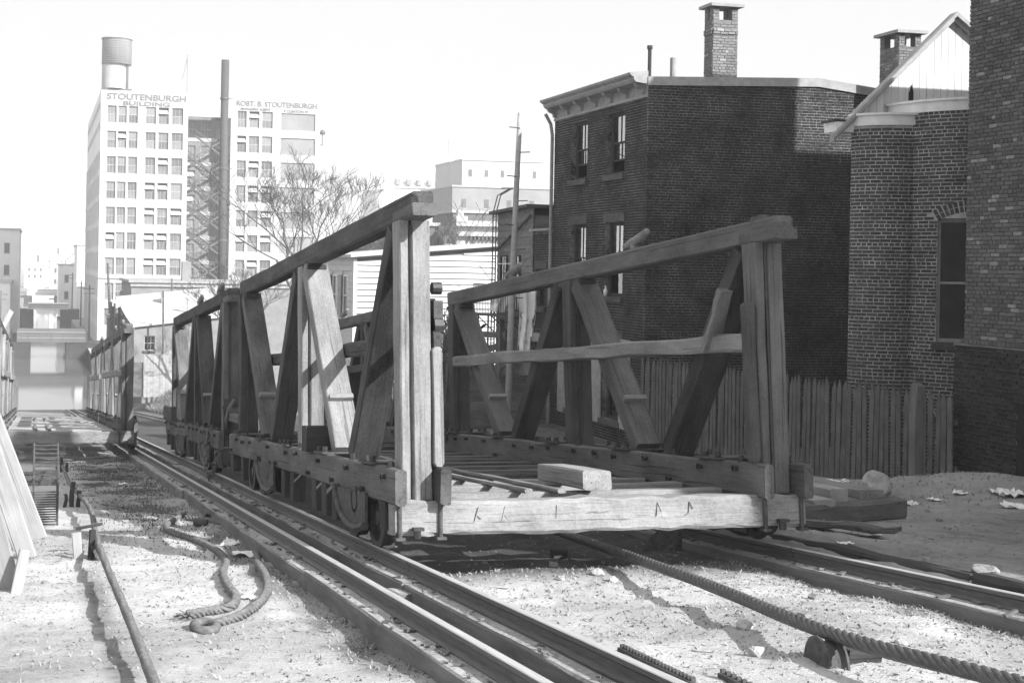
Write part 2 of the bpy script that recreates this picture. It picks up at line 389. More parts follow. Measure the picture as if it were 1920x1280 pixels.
def stringer(parent, x, w, top, dep, t0, t1, ph):
    t = t0 - ph
    while t < t1:
        L = random.uniform(4.1, 5.0); dx = random.uniform(-.02, .02); dz = random.uniform(-.012, .008)
        beam('stringer', (x + dx, t, top - dep / 2 + dz), (x + dx + random.uniform(-.01, .01), t + L - .02, top - dep / 2 + dz), w, dep, M['conc'], parent, ch=.015, jit=.004, seg=7)
        t += L
def bits(parent, x0, x1, t0, t1, h, n, name):
    mb = MB()
    for i in range(n):
        c = (random.uniform(x0, x1), random.uniform(t0, t1), h + .012); s = random.uniform(.012, .05)
        mb.box(c, (s * random.uniform(.4, 1), s * random.uniform(.8, 2.2), s * .4), Matrix.Rotation(random.uniform(0, 6), 3, 'Z') @ Matrix.Rotation(random.uniform(-.4, .4), 3, 'X'))
    tag(mb.build(name, M['board'], parent), kind='stuff')
ROOT = Matrix.Translation(inc(0, 0, 0)) @ RAMP
tr = thing('railway_track', 'pair of rails on wooden stringers under the large timber car, running to the foreground', 'railway track', M=ROOT)
rail(tr, 3.285, 2, 112, 0); rail(tr, 7.35, 2.5, 112, -.05)
stringer(tr, 3.30, .48, -.121, .34, 3, 90, 1.6); stringer(tr, 7.36, .52, -.171, .34, 3, 90, .4)
beam('packing_block', (3.02, 10.35, -.28), (3.02, 10.7, -.28), .12, .22, M['conc'], tr)
bits(tr, 3.08, 3.2, 4, 24, -.121, 120, 'debris'); bits(tr, 7.12, 7.27, 4, 16, -.171, 90, 'debris')
for k, (t0, L, x) in enumerate(((3, 3.6, 7.72), (6.65, 2.9, 7.76), (9.6, 3.2, 7.80), (12.85, 3.0, 7.78), (15.9, 4.2, 7.74))):
    beam('edge_timber', (x, t0, -.17), (x + .03, t0 + L, -.17), .2, .26, M['timber_dark'], tr, jit=.014, seg=9, ch=.03)
tl = thing('railway_track', 'left track of rails on dusty stringers, leading down to the far car', 'railway track', M=ROOT)
rail(tl, 2.61, 2, 112, 0); stringer(tl, 2.60, .42, -.121, .32, 3, 90, .9); rail(tl, -1.55, 2, 112, 0); stringer(tl, -1.57, .4, -.121, .32, 12, 90, 2.2)
bits(tl, 2.41, 2.53, 4, 24, -.121, 130, 'debris')

# ------------------------------------------------------------------ boat cradle cars
PR = random.Random(5)
def nut(mb, p, ax='z', r=.035, l=.05):
    p = Vector(p); d = Vector((0, 0, 1)) if ax == 'z' else (Vector((1, 0, 0)) if ax == 'x' else Vector((0, 1, 0)))
    mb.tube([p, p + d * l], r, 6); mb.tube([p, p + d * .008], r * 1.6, 8)
def chain(name, pts, mat, parent, r=.012, link_l=.1):
    pts = [Vector(p) for p in pts]; mb = MB(); k = 0; acc = []
    for a, b in zip(pts, pts[1:]):
        n = max(1, int((b - a).length / (link_l * .72)))
        for i in range(n): acc.append((a.lerp(b, i / n), (b - a).normalized()))
    for p, d in acc:
        s = d.cross(Vector((1, 0, 0)) if k % 2 else Vector((0.3, 1, .2))).normalized(); k += 1
        ring = [p + d * (math.cos(q) * link_l * .52) + s * (math.sin(q) * link_l * .30) for q in [2 * math.pi * j / 8 for j in range(9)]]
        mb.tube(ring, r, 5, cap=False)
    return mb.build(name, mat, parent, smooth=True)
def cleat(parent, x, t, h, s=1.0):
    mb = MB(); s *= .78
    mb.tube([(x, t, h), (x, t, h + .10 * s)], [.085 * s, .075 * s], 8)
    mb.tube([(x, t + .34 * s, h + .10 * s), (x, t + .12 * s, h + .12 * s), (x, t - .10 * s, h + .15 * s), (x, t - .42 * s, h + .26 * s)], [.045 * s, .08 * s, .085 * s, .05 * s], 10)
    mb.build('mooring_cleat', M['timber_light'], parent, smooth=True)
def wheel(parent, x, t, r=.27):
    ax = Matrix.Translation((x, t, r)) @ Matrix.Rotation(math.pi / 2, 4, 'Y')
    mb = MB(); mb.lathe([(r - .05, -.06), (r + .03, -.06), (r + .03, -.035), (r, -.03), (r - .006, .07), (r - .05, .07), (r - .05, -.06)], 28, ax)
    o = mb.build('wheel', M['iron'], parent, smooth=False)
    mb = MB(); mb.lathe([(0, -.05), (.07, -.05), (.08, -.02), (r - .05, -.01), (r - .05, .02), (.08, .02), (.07, .06), (0, .06)], 20, ax); mb.build('hub', M['iron'], o)
def car(label, cx, t0, hw, L, wood_, light, seed, group, detail=2, deck=False, cleats=((-1, 4.3), (1, 1.6), (1, 6.2)), stub=True, second=False):
    random.seed(seed)
    root = thing('boat_cradle_car', label, 'canal boat cradle', M=Matrix.Translation(inc(cx, t0, 0)) @ RAMP, group=group)
    B = lambda n, a, b, w, h, m=wood_, **k: beam(n, a, b, w, h, m, root, **k)
    mid = L * .47; rear = L - .22
    # floor
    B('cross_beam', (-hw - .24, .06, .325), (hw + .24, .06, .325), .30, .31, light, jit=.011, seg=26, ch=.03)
    B('cross_beam', (-hw - .24, rear + .1, .325), (hw + .24, rear + .1, .325), .28, .31, wood_, jit=.006)
    nj = 11
    for i in range(nj):
        t = .62 + i * (L - 1.4) / (nj - 1)
        hj = .20 if i < 2 and not deck else .075
        B('joist', (-hw + .28, t + random.uniform(-.04, .04), .495 - hj / 2), (hw - .28, t + random.uniform(-.04, .04), .495 - hj / 2), random.uniform(.15, .2) * (3.4 if deck else 1), hj, M['plank'] if deck else light if i < 3 else M['timber_mid'], jit=.005, seg=6)
    for x in (-.62, -.28): B('floor_strip', (x, .32, .522), (x - .03, L * .55, .522), .085, .045, M['timber_light'])
    bolts = MB()
    for s in (-1, 1):
        X = s * hw; TP = 3.09 if s < 0 else 2.955; kx = .79
        for ti, t in enumerate((.125, mid, rear - .12)):
            for (dx, w) in ((-.10, .10), (.058, .18)):
                beam('post', (X + dx, t, .485), (X + dx + random.uniform(-.006, .006), t, TP + .005), w, .25, light if (ti < 2 and s < 0 and light is M['timber_light']) else M['timber_mid'] if ti == 0 else wood_, root, up=(0, 1, 0), seg=5, ch=.012)  # paler wood on the sunlit left posts, sun put into their colour
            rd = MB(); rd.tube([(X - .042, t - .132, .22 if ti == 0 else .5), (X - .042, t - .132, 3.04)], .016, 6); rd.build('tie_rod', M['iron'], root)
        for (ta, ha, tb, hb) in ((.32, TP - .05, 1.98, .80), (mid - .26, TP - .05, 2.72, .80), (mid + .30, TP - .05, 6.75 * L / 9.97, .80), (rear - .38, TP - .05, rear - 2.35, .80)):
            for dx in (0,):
                beam('diagonal', (X + dx, tb, hb), (X + dx, ta, ha), .305, .20, (wood_ if tb > ta else light if s < 0 and ta < mid else M['timber_mid']), root, up=(0, -1, 0), seg=6, jit=.003)  # sunlit diagonal painted paler, shaded ones darker
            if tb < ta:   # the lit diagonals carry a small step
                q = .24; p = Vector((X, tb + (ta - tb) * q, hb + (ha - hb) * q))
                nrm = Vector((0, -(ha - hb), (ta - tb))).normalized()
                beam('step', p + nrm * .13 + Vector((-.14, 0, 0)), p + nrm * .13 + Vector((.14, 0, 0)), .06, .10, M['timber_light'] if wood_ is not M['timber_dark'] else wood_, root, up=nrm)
        # top chord with its chamfered nose and the blocks under it
        beam('top_chord', (X, -.32, TP + .125), (X, L - .02, TP + .125), .215, .235, M['timber_mid'] if s > 0 else M['timber'], root, end=.05, seg=12, jit=.004, ch=.022)
        beam('chord_cheek', (X, -.335, TP + .062), (X, .34, TP + .062), .232, .118, M['timber_mid'], root)
        for t in (mid, rear - .2): beam('chord_block', (X, t - .4, TP - .03), (X, t + .35, TP - .03), .24, .07, wood_, root)
        for sd in (-1, 1):
            x = X + sd * .215
            B('longeron', (x, -.21, .615), (x, L + .02, .615), .10, .33, M['timber_mid'] if sd * s > 0 or s > 0 else wood_, jit=.007, seg=16, ch=.02)
            for i in range(15):
                t = .2 + i * (L - .4) / 14 + random.uniform(-.12, .12)
                nut(bolts, (x + (.05 if sd > 0 else -.10), t, .615 + random.choice((-.09, .08, .1))), 'x', .024, .05)
                if i % 2 == 0: nut(bolts, (x, t, .782), 'z', .026, .06)
        for i in range(5):
            t = .55 + i * 2.1
            mb = MB(); mb.bb((X - .30, t, .785), (X + .30, t + .5, .803)); mb.build('strap_plate', M['rust'], root)
            for dx in (-.25, .25): nut(bolts, (X + dx, t + .12, .803), 'z', .032, .06); nut(bolts, (X + dx, t + .38, .803), 'z', .032, .05)
        # inner hand rail
        xi = X - s * .205
        beam('side_rail', (xi, .02, 1.965), (xi + random.uniform(-.02, .02), L - .72, 1.985), .075, .175, M['timber_light'] if (s > 0 and detail > 1) else wood_, root, jit=.012, seg=14, ch=.02)
        if stub:
            xs_ = X - .235 if s > 0 else X + .205
            beam('stanchion', (xs_, .02, .79), (xs_, .03, 2.36 if s > 0 else 1.9), .10, .12, M['timber_light'] if s < 0 else wood_, root, up=(0, 1, 0), end=.03)
        # hangers and nuts at the nose
        for dx in (-.20, .19): mb = MB(); mb.tube([(X + dx, -.10, .13), (X + dx, -.10, .47)], .021, 8); mb.box((X + dx, -.10, .145), (.09, .08, .025)); mb.build('hanger_bolt', M['rust'], root)
        mb = MB(); mb.box((X - .04, -.145, .235), (.10, .07, .03)); mb.tube([(X - .048, -.145, .15), (X - .048, -.145, .23)], .034, 6); mb.build('rod_nut', M['iron'], root)
        xw = (X - .17) if s < 0 else (X + .18)
        for t in (.62, 1.55, L - 3.0, L - 2.05): wheel(root, xw, t)
        for t in (1.2, L - 3.8):
            ax = Matrix.Translation((xw - s * -.10 if s > 0 else xw - .10, t, .31)) @ Matrix.Rotation(math.pi / 2, 4, 'Y')
            mb = MB()
            arc = [(math.cos(q) * .80, math.sin(q)) for q in [math.pi + 1.0 + (math.pi - 1.06) * i / 14 for i in range(15)]]
            x0 = X + s * .275; th = s * .03
            top = .43; vs_ = [(x0, t + c * 1.0, (.50 + sn * .40)) for c, sn in arc]
            vs_ = [(x0, vs_[0][1], .50)] + vs_; n = len(vs_); mb.add([(a + th * k, b_, c_) for k in (0, 1) for a, b_, c_ in vs_], [tuple(range(n)), tuple(reversed(range(n, 2 * n)))] + [(i, i + 1, n + i + 1, n + i) for i in range(n - 1)])
            mb.tube([(x0 + th, b_, c_ + .02) for a, b_, c_ in vs_[1:]], .045, 6)
            g = mb.build('wheel_guard', M['rust'], root)
            mb = MB(); mb.lathe([(.10, 0), (.13, .0), (.13, .03), (.10, .03), (.10, 0)], 16, Matrix.Translation((x0 + th, t, .40)) @ Matrix.Rotation(math.pi / 2, 4, 'Y')); mb.build('axle_ring', M['iron'], g)
        for (ta_, tb_) in ((.3, 2.7), (L - 4.6, L - 1.2)): beam('truck_frame', (X + s * .10, ta_, .27), (X + s * .10, tb_, .27), .12, .34, M['timber_dark'], root)
        for t in (2.25, 2.75, 3.3, 4.6, L - 4.75, L - 1.35, .25): beam('pedestal', (X + s * .19, t, .10 if t > .3 else .2), (X + s * .19, t, .46), .16, .22, M['timber_dark'], root, up=(0, 1, 0))
    tag(bolts.build('bolt_head', M['iron'], root), kind='stuff')
    for s, t in cleats: cleat(root, s * hw, t, 3.32 if s < 0 else 3.19)
    random.seed(seed + 100)
    return root
CX, HW = 5.33, 1.84
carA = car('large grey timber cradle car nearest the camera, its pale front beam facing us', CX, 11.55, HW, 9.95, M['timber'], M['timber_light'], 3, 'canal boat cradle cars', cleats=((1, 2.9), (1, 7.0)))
carB = car('darker timber cradle car coupled by chains behind the nearest car', CX, 23.05, HW, 9.2, M['timber'], M['timber'], 4, 'canal boat cradle cars', detail=1, cleats=((-1, 1.5), (-1, 4.6), (1, 2.5), (1, 6.5)))
carC = car('far cradle car on the left track with a pale cross beam across its front', .66, 32.95, 1.65, 9.3, M['timber_light'], M['timber_light'], 5, 'canal boat cradle cars', detail=1, deck=True, cleats=((1, 2.3), (1, 5.6)), stub=False)
carD = car('farthest cradle car, on the left track directly behind the pale fronted one', .66, 43.2, 1.65, 9.3, M['timber_light'], M['timber_light'], 6, 'canal boat cradle cars', detail=1, deck=True, cleats=((1, 3.0),), stub=False)
random.seed(77)
# extra timbers and fittings of the near cars (car coordinates: across, along, up)
beam('cross_bolster', (-HW - .36, 3.4, .93), (-HW + .1, 3.4, .93), .26, .30, M['timber_dark'], carA)
chain('chain', [(-HW - .1, 3.22, 1.14), (-HW + .02, 3.15, 1.02), (-HW + .08, 3.1, .86), (-HW + .2, 2.9, .80)], M['rust'], carA, .014, .1)
chain('chain', [(HW - .3, 9.4, .95), (HW - .28, 9.5, .7), (HW - .2, 9.6, .52)], M['rust'], carA, .014, .1)
mk = MB()
def mark(x, h, segs):
    for (a, b, c, d) in segs: mk.bar((x + a, -.0935, h + b), (x + c, -.0935, h + d), .005, .006, up=Vector((0, -1, 0)))
V_ = [(-.03, -.06, .0, .0), (0, 0, .03, -.07), (0, 0, .012, .06)]
mark(-1.29, .36, [(-.035, -.07, .01, .06), (.0, -.02, .03, -.05)]); mark(-1.03, .36, [(-.03, -.07, .005, .06), (0, -.02, .03, -.06)]); mark(-.52, .36, [(0, -.06, .01, .06)])
mark(.50, .36, [(0, -.06, .01, .07), (.01, .07, .05, -.02)]); mark(.83, .36, [(-.04, -.06, .0, -.04), (0, -.04, .015, .07), (.015, .07, .05, 0)])
mk.build('carved_mark', M['iron'], carA)
for i, (x, t, h) in enumerate(((-HW - .02, 5.7, 2.78), (-HW + .08, 6.2, 2.8))):
    mb = MB(); mb.tube([(x, t, h + .3), (x, t, h)], .02, 6); mb.tube([(x, t, h), (x, t, h + .05)], .05, 6); mb.build('hanging_bolt', M['iron'], carA)
mb = MB(); mb.tube([(HW - .02, .03, 3.19), (HW - .02, .03, 3.24)], .06, 8); mb.tube([(HW - .08, .1, 3.19), (HW + .08, .3, 3.20)], .05, 6); mb.build('chord_nut', M['timber_mid'], carA)
mb = MB()
for z, r, x in ((2.46, .06, .235), (2.1, .10, .235)): mb.tube([(-HW + x - .04, .1, z), (-HW + x + .05, .1, z)], r, 10)
mb.bar((-HW + .24, .1, 1.95), (-HW + .24, .1, 2.34), .09, .12); mb.build('hook_plate', M['iron'], carA)
# splice batten nailed on the dark front diagonal of the right side
beam('splice_batten', (HW - .20, .86, 1.90), (HW - .20, .50, 2.52), .16, .07, M['timber_light'], carA, up=(0, -1, .6), jit=.01, seg=5)
# second car: hinge gear, blocks and coupling chain
beam('longeron_block', (-HW - .26, 7.3, .95), (-HW - .26, 9.3, .95), .12, .34, M['timber_mid'], carB, jit=.008)
for i in range(7):
    t = .3 + i * .62; mb = MB(); mb.bb((-HW - .307, t, .44), (-HW - .296, t + .05, .79)); mb.build('strap', M['iron'], carB)
mb = MB(); mb.bb((-HW - .16, -.09, .75), (-HW + .19, -.02, 1.35)); mb.tube([(-HW - .1, -.12, 1.1), (-HW + .12, -.12, 1.1)], .11, 10)
for dx in (-.13, .15): mb.tube([(-HW + dx, -.12, 1.2), (-HW + dx, -.06, 1.2)], .06, 8)
mb.build('hinge_plate', M['iron'], carB)
mb = MB(); mb.tube([(-HW + .03, -.12, 1.34), (-HW - .06, -.16, 1.2), (-HW - .12, -.17, .98), (-HW - .1, -.14, .82)], [.03, .045, .04, .03], 8); mb.build('hinge_hook', M['rail'], carB, smooth=True)
beam('coupling_bar', (-HW - .02, -.12, 1.03), (-HW + .05, -.78, .99), .13, .15, M['timber_mid'], carB)
beam('stanchion', (-HW + .27, .15, .8), (-HW + .27, .15, 2.45), .13, .12, M['timber_dark'], carB, up=(0, 1, 0))
chain('coupling_chain', [(-HW - .32, .95, .66), (-HW - .36, .8, .35), (-HW - .38, .45, .05), (-HW - .38, .2, -.06), (-HW - .38, -.2, .02), (-HW - .36, -.55, .28), (-HW - .33, -.75, .5)], M['rail'], carB, .015, .16)

# ------------------------------------------------------------------ walls, bricks, windows
class Wall:
    """a flat wall frame: origin, direction along, outward normal; (u, v, d) -> world"""
    def __init__(s, o, u, n): s.o = Vector(o); s.u = Vector(u).normalized(); s.n = Vector(n).normalized()
    def p(s, u, v, d=0.0): return s.o + s.u * u + Vector((0, 0, v)) + s.n * d
    def uv(s, w): q = Vector(w) - s.o; return (q.dot(s.u), q.z)
def wall_mesh(mb, W, u0, u1, v0, v1, holes, d=0.0, dep=.18, top=None):
    us = sorted({u0, u1} | {h[0] for h in holes} | {h[1] for h in holes}); us = [u for u in us if u0 <= u <= u1]
    vv = sorted({v0, v1} | {h[2] for h in holes} | {h[3] for h in holes}); vv = [v for v in vv if v0 <= v <= v1]
    for a, b_ in zip(us, us[1:]):
        for c, e in zip(vv, vv[1:]):
            mu, mv = (a + b_) / 2, (c + e) / 2
            if any(h[0] < mu < h[1] and h[2] < mv < h[3] for h in holes): continue
            mb.quad(W.p(a, c, d), W.p(b_, c, d), W.p(b_, e, d), W.p(a, e, d))
    for a, b_, c, e in holes:
        a, b_, c, e = max(a, u0), min(b_, u1), max(c, v0), min(e, v1)
        if a >= b_ or c >= e: continue
        for (q, r_) in (((a, c), (b_, c)), ((b_, c), (b_, e)), ((b_, e), (a, e)), ((a, e), (a, c))):
            mb.quad(W.p(*q, d), W.p(*r_, d), W.p(*r_, d - dep), W.p(*q, d - dep))
def brick_verts(l, h, d, rnd):
    j = lambda s_=.003: rnd.uniform(-s_, s_)
    c = .004
    f = [(-l/2+c+j(), d+j(), -h/2+c+j()), (l/2-c+j(), d+j(), -h/2+c+j()), (l/2-c+j(), d+j(), h/2-c+j()), (-l/2+c+j(), d+j(), h/2-c+j())]
    bk = [(-l/2, -.01, -h/2), (l/2, -.01, -h/2), (l/2, -.01, h/2), (-l/2, -.01, h/2)]
    return f + bk, [(0, 1, 2, 3), (4, 5, 1, 0), (5, 6, 2, 1), (6, 7, 3, 2), (7, 4, 0, 3)]
def bricks(parent, fr, u0, u1, v0, v1, bl, bh, jt, dep, mat, nobj, ok=None, seed=1, header=6, holes=()):
    """courses of separate bricks on a frame fr(u, v) -> (point, along, normal); the nearest ones are objects, the rest one mesh"""
    rnd = random.Random(seed); items = []; v = v0; row = 0
    while v + bh <= v1 + .001:
        hd = header and row % header == header - 1
        L = bl * .5 if hd else bl
        u = u0 - (L * .5 if row % 2 else 0) + rnd.uniform(-.02, .02)
        while u < u1:
            l = L * rnd.uniform(.94, 1.05); a, e = max(u, u0), min(u + l, u1)
            for h in holes:
                if h[2] - bh * .5 < v + bh / 2 < h[3] + bh * .5:
                    if a < h[0] < e: e = h[0]
                    elif a < h[1] < e: a = h[1]
                    elif h[0] <= a and e <= h[1]: e = a
            if e - a > .03:
                mu, mv = (a + e) / 2, v + bh / 2
                if ok is None or ok(mu, mv, e - a):
                    p, du, n = fr(mu, mv + rnd.uniform(-.0025, .0025))
                    x, y = proj(p); dist = p.length if -20 < x < 1940 and -20 < y < 1300 else 1e6 + p.length
                    items.append((dist, p, du, n, e - a - jt, hd, abs((e - a) - L) < .03))
            u += l
        v += bh; row += 1
    items.sort(key=lambda q: q[0])
    protos = {}
    Pi = Matrix.Identity(4); p_ = parent
    while p_ is not None: Pi = p_.matrix_basis @ Pi; p_ = p_.parent
    inv = Pi.inverted(); made = 0; mb = MB()
    for dist, p, du, n, l, hd, full in items:
        z = Vector((0, 0, 1))
        Mx = basis(du, n, z, p)
        if made < nobj and full and dist < 1e6:
            key = (hd, rnd.randrange(4))
            if key not in protos:
                vs_, fs_ = brick_verts((bl * .5 if hd else bl) - jt, bh - jt, dep, rnd); q = MB(); q.add(vs_, fs_)
                me_ = bpy.data.meshes.new('brick'); me_.from_pydata(q.v, [], q.f); me_.materials.append(mat); protos[key] = me_
            link('brick', protos[key], parent, inv @ Mx @ Matrix.Rotation(rnd.uniform(-.02, .02), 4, 'Y')); made += 1
        else:
            vs_, fs_ = brick_verts(l, bh - jt, dep, rnd)
            mb.add([inv @ (Mx @ Vector(w)) for w in vs_], fs_, rnd.random())
    if mb.v: tag(mb.build('brick', mat, parent), kind='stuff')
def flat(W, d=0.0): return lambda u, v: (W.p(u, v, d), W.u, W.n)
def window(parent, W, a, b, c, e, d, fm, gm, cols=2, fw=.05, sash=.5, blind=None, sill=None, lintel=None, mun=.022, open_=0.0, name='window'):
    """double-hung window filling hole (a..b, c..e) at depth d behind the wall face"""
    mb = MB(); zz = Vector((0, 0, 1))
    def strip(u0, u1, v0, v1, dd, th=.05):
        P0 = W.p((u0 + u1) / 2, (v0 + v1) / 2, dd); mb.box(P0, (u1 - u0, th, v1 - v0), Matrix((W.u, W.n, zz)).transposed())
    for q in ((a, a + fw, c, e), (b - fw, b, c, e), (a + fw, b - fw, e - fw, e), (a + fw, b - fw, c, c + fw)): strip(*q, d)
    ms = c + (e - c) * sash
    lo = c + fw + open_
    strip(a + fw, b - fw, ms - .02, ms + .025, d - .01)
    if open_: strip(a + fw, b - fw, lo, lo + .05, d - .035)
    ia, ib = a + fw, b - fw
    for k in range(1, cols):
        u = ia + (ib - ia) * k / cols; strip(u - mun / 2, u + mun / 2, ms, e - fw, d - .01, .03); strip(u - mun / 2, u + mun / 2, lo, ms, d - .035, .03)
    w = part(name, mb, fm, parent)
    for k in range(cols):
        ua, ub = ia + (ib - ia) * k / cols, ia + (ib - ia) * (k + 1) / cols
        for (va, vb, dd) in ((ms, e - fw, d - .012), (lo, ms, d - .037)):
            g = MB(); tw = random.uniform(-.004, .004)
            g.quad(W.p(ua, va, dd), W.p(ub, va, dd + tw), W.p(ub, vb, dd), W.p(ua, vb, dd - tw)); part('pane', g, gm, w)
    g = MB(); g.quad(W.p(a, c, d - .5), W.p(b, c, d - .5), W.p(b, e, d - .5), W.p(a, e, d - .5))
    for q, r_ in (((a, c), (a, e)), ((b, c), (b, e)), ((a, e), (b, e)), ((a, c), (b, c))): g.quad(W.p(*q, d - .03), W.p(*r_, d - .03), W.p(*r_, d - .5), W.p(*q, d - .5))
    part('room_interior', g, M['dark'], w)
    if blind:
        g = MB(); u0, u1, v0 = blind; n = 14; pts = []
        for i in range(n + 1):
            v = v0 + (e - .06 - v0) * i / n; pts.append((u0 + (.012 if i % 2 else -.012), v))
        for (p1, p2) in zip(pts, pts[1:]): g.quad(W.p(p1[0], p1[1], d - .08), W.p(u1, p1[1], d - .09), W.p(u1, p2[1], d - .09), W.p(p2[0], p2[1], d - .08))
        part('curtain', g, M['blind'], w)
    if sill:
        g = MB(); g.box(W.p((a + b) / 2, c - .075, .02), (b - a + .16, .16, .15), Matrix((W.u, W.n, zz)).transposed()); part('sill', g, sill, w)
    if lintel:
        g = MB(); g.box(W.p((a + b) / 2, e + .13, -.02), (b - a + .2, .1, .25), Matrix((W.u, W.n, zz)).transposed()); part('lintel', g, lintel, w)
    return w
def in_hole(holes, mu, mv, l, pad=.0): return any(h[0] - l / 2 - pad < mu < h[1] + l / 2 + pad and h[2] - .03 < mv < h[3] + .03 for h in holes)
def poly(mb, pts, d=None):
    mb.add(pts, [tuple(range(len(pts)))])
def chimney(parent, x0, x1, y0, y1, z0, z1, mat, mort, cap=True):
    mb = MB(); mb.bb((x0 + .02, y0 + .02, z0), (x1 - .02, y1 - .02, z1 - .42))
    for px in (x0 + .02, x1 - .2):
        for py in (y0 + .02, y1 - .2): mb.bb((px, py, z1 - .42), (px + .18, py + .18, z1 - .08))
    ch = part('chimney', mb, mort, parent)
    for (o, u, n, w) in (((x0 + .02, y0 + .02, 0), (1, 0, 0), (0, -1, 0), x1 - x0 - .04), ((x0 + .02, y1 - .02, 0), (0, -1, 0), (-1, 0, 0), y1 - y0 - .04)):
        W = Wall(o, u, n)
        bricks(ch, flat(W), 0, w, z0, z1 - .42, .21, .075, .012, .012, mat, 60, seed=int(z1 * 10) + int(n[0]) + 3)
        for a in (0, w - .18): bricks(ch, flat(W), a, a + .18, z1 - .42, z1 - .08, .17, .075, .012, .012, mat, 0, seed=4)
        bricks(ch, flat(W, .02), 0, w, z0 + (z1 - z0) * .62, z0 + (z1 - z0) * .62 + .15, .21, .075, .01, .018, mat, 0, seed=9)
    mb = MB(); mb.bb((x0 - .10, y0 - .10, z1 - .08), (x1 + .10, y1 + .10, z1)); part('cap', mb, M['trim'], ch)
    return ch

# ---- the dark three-storey brick house (corner at x 15.5, y 30.86)
HAZE = 0.0008
AX, AY = 15.5, 30.86
house = thing('brick_house', 'dark three-storey brick house with bracketed cornice and a tall chimney', 'house', (AX + 3, AY + 3, -4.7))
WF = Wall((AX, 36.95, 0), (0, -1, 0), (-1, 0, 0))       # front, u = 36.95 - y
WS = Wall((AX, AY, 0), (1, 0, 0), (0, -1, 0))           # side, u = x - 15.5
FL = 36.95 - AY
fh = []
for (y0, y1) in ((34.55, 35.65), (32.15, 33.27)):
    for (z0, z1) in ((2.62, 4.33), (-.72, 1.32), (-4.1, -1.9)): fh.append((36.95 - y1, 36.95 - y0, z0, z1))
mb = MB(); wall_mesh(mb, WF, 0, FL, -5.2, 4.66, fh, dep=.24); part('front_wall', mb, M['mortA'], house)
def a_top(u): return float(np.interp(u, [0, 4.9, 9], [5.02, 5.20, 4.75]))
mb = MB(); poly(mb, [WS.p(0, -5.2), WS.p(9, -5.2), WS.p(9, a_top(9)), WS.p(4.9, a_top(4.9)), WS.p(0, a_top(0))])
part('side_wall', mb, M['mortA'], house)
bricks(house, flat(WS), 0, 6.9, -4.75, 5.2, .215, .074, .014, .009, M['brickA'], 230, ok=lambda u, v, l: v < a_top(u) - .02 and not (u > 6.2 and v < -1), seed=31)
bricks(house, flat(WF), 0, FL, -4.75, 4.5, .215, .074, .014, .009, M['brickA'], 70, holes=fh, seed=32)
mb = MB()
for (u0, u1) in ((-.02, 4.9), (4.9, 9)):
    a, b_ = WS.p(u0, a_top(u0), .05), WS.p(u1, a_top(u1), .05); dn = Vector((0, 0, -.2)); bk = Vector((0, .3, 0))
    mb.add([a + dn, b_ + dn, b_ + Vector((0, 0, .03)), a + Vector((0, 0, .03)), a + dn + bk, b_ + dn + bk, b_ + bk + Vector((0, 0, .03)), a + bk + Vector((0, 0, .03))], [(0, 1, 2, 3), (3, 2, 6, 7), (0, 4, 5, 1), (1, 5, 6, 2), (0, 3, 7, 4)])
part('coping_board', mb, M['trim'], house)
mb = MB(); poly(mb, [(AX, AY + .2, 4.98), (AX + 4.9, AY + .2, 5.15), (AX + 4.9, 36.95, 5.15), (AX, 36.95, 4.98)]); poly(mb, [(AX + 4.9, AY + .2, 5.15), (AX + 9, AY + .2, 4.7), (AX + 9, 36.95, 4.7), (AX + 4.9, 36.95, 5.15)])
mb.bb((AX + .3, 36.95, -5), (AX + 9, 36.955, 4.6)); mb.bb((AX + 9, AY + .05, -5), (AX + 9.05, 36.95, 4.65)); part('roof', mb, M['roof_d'], house)
# cornice
mb = MB()
prof = [(.0, 4.52), (-.05, 4.52), (-.05, 4.60), (.0, 4.62), (.0, 4.86), (-.34, 4.90), (-.40, 4.97), (-.40, 5.02), (-.50, 5.08), (-.52, 5.14), (0, 5.20)]
n = len(prof)
for yy in (36.92, AY - .02): mb.add([(AX - .01 + dx, yy, z) for dx, z in prof], [])
for i in range(n - 1): mb.f.append((i, n + i, n + i + 1, i + 1))
mb.f.append(tuple(range(n))); mb.f.append(tuple(reversed(range(n, 2 * n))))
cor = part('cornice', mb, M['trim'], house)
for k in range(7):
    y = AY + .12 + k * .97; mb = MB()
    mb.add([(AX - .012 - dx, yy, z) for yy in (y, y + .12) for dx, z in ((0, 4.62), (.08, 4.64), (.10, 4.74), (.24, 4.80), (.30, 4.90), (0, 4.88))], [tuple(range(6)), tuple(reversed(range(6, 12)))] + [(i, 6 + i, 6 + (i + 1) % 6, (i + 1) % 6) for i in range(6)])
    part('bracket', mb, M['trim'], cor)
for i, (a, b_, c, e) in enumerate(fh):
    bl = (a + .38, b_ - .1, c + (.1, .05, .9)[i % 3] if i % 3 else c + .75)
    lint = None if i % 3 == 0 else M['stone']
    if i % 3 == 0: lint = None
    w = window(house, WF, a, b_, c, e, -.16, M['frame_d'], M['glass'], 2, .09, .52, blind=(bl if i % 3 < 2 else None), sill=M['stone'], lintel=lint, open_=(.35 if i == 0 else .30 if i == 3 else .9 if i == 4 else 0))
    if i % 3 == 2:
        for (ua, ub) in ((a - .62, a - .02), (b_ + .02, b_ + .62)):
            mb = MB(); mb.box(WF.p((ua + ub) / 2, (c + e) / 2 - .05, .05), (ub - ua, .04, e - c + .2), Matrix((WF.u, WF.n, Vector((0, 0, 1)))).transposed())
            for (va, vb) in ((c + .1, c + .9), (c + 1.1, e - .1)):
                mb.box(WF.p((ua + ub) / 2, (va + vb) / 2, .072), (ub - ua - .2, .012, vb - va), Matrix((WF.u, WF.n, Vector((0, 0, 1)))).transposed())
            part('shutter', mb, M['trim'], house)
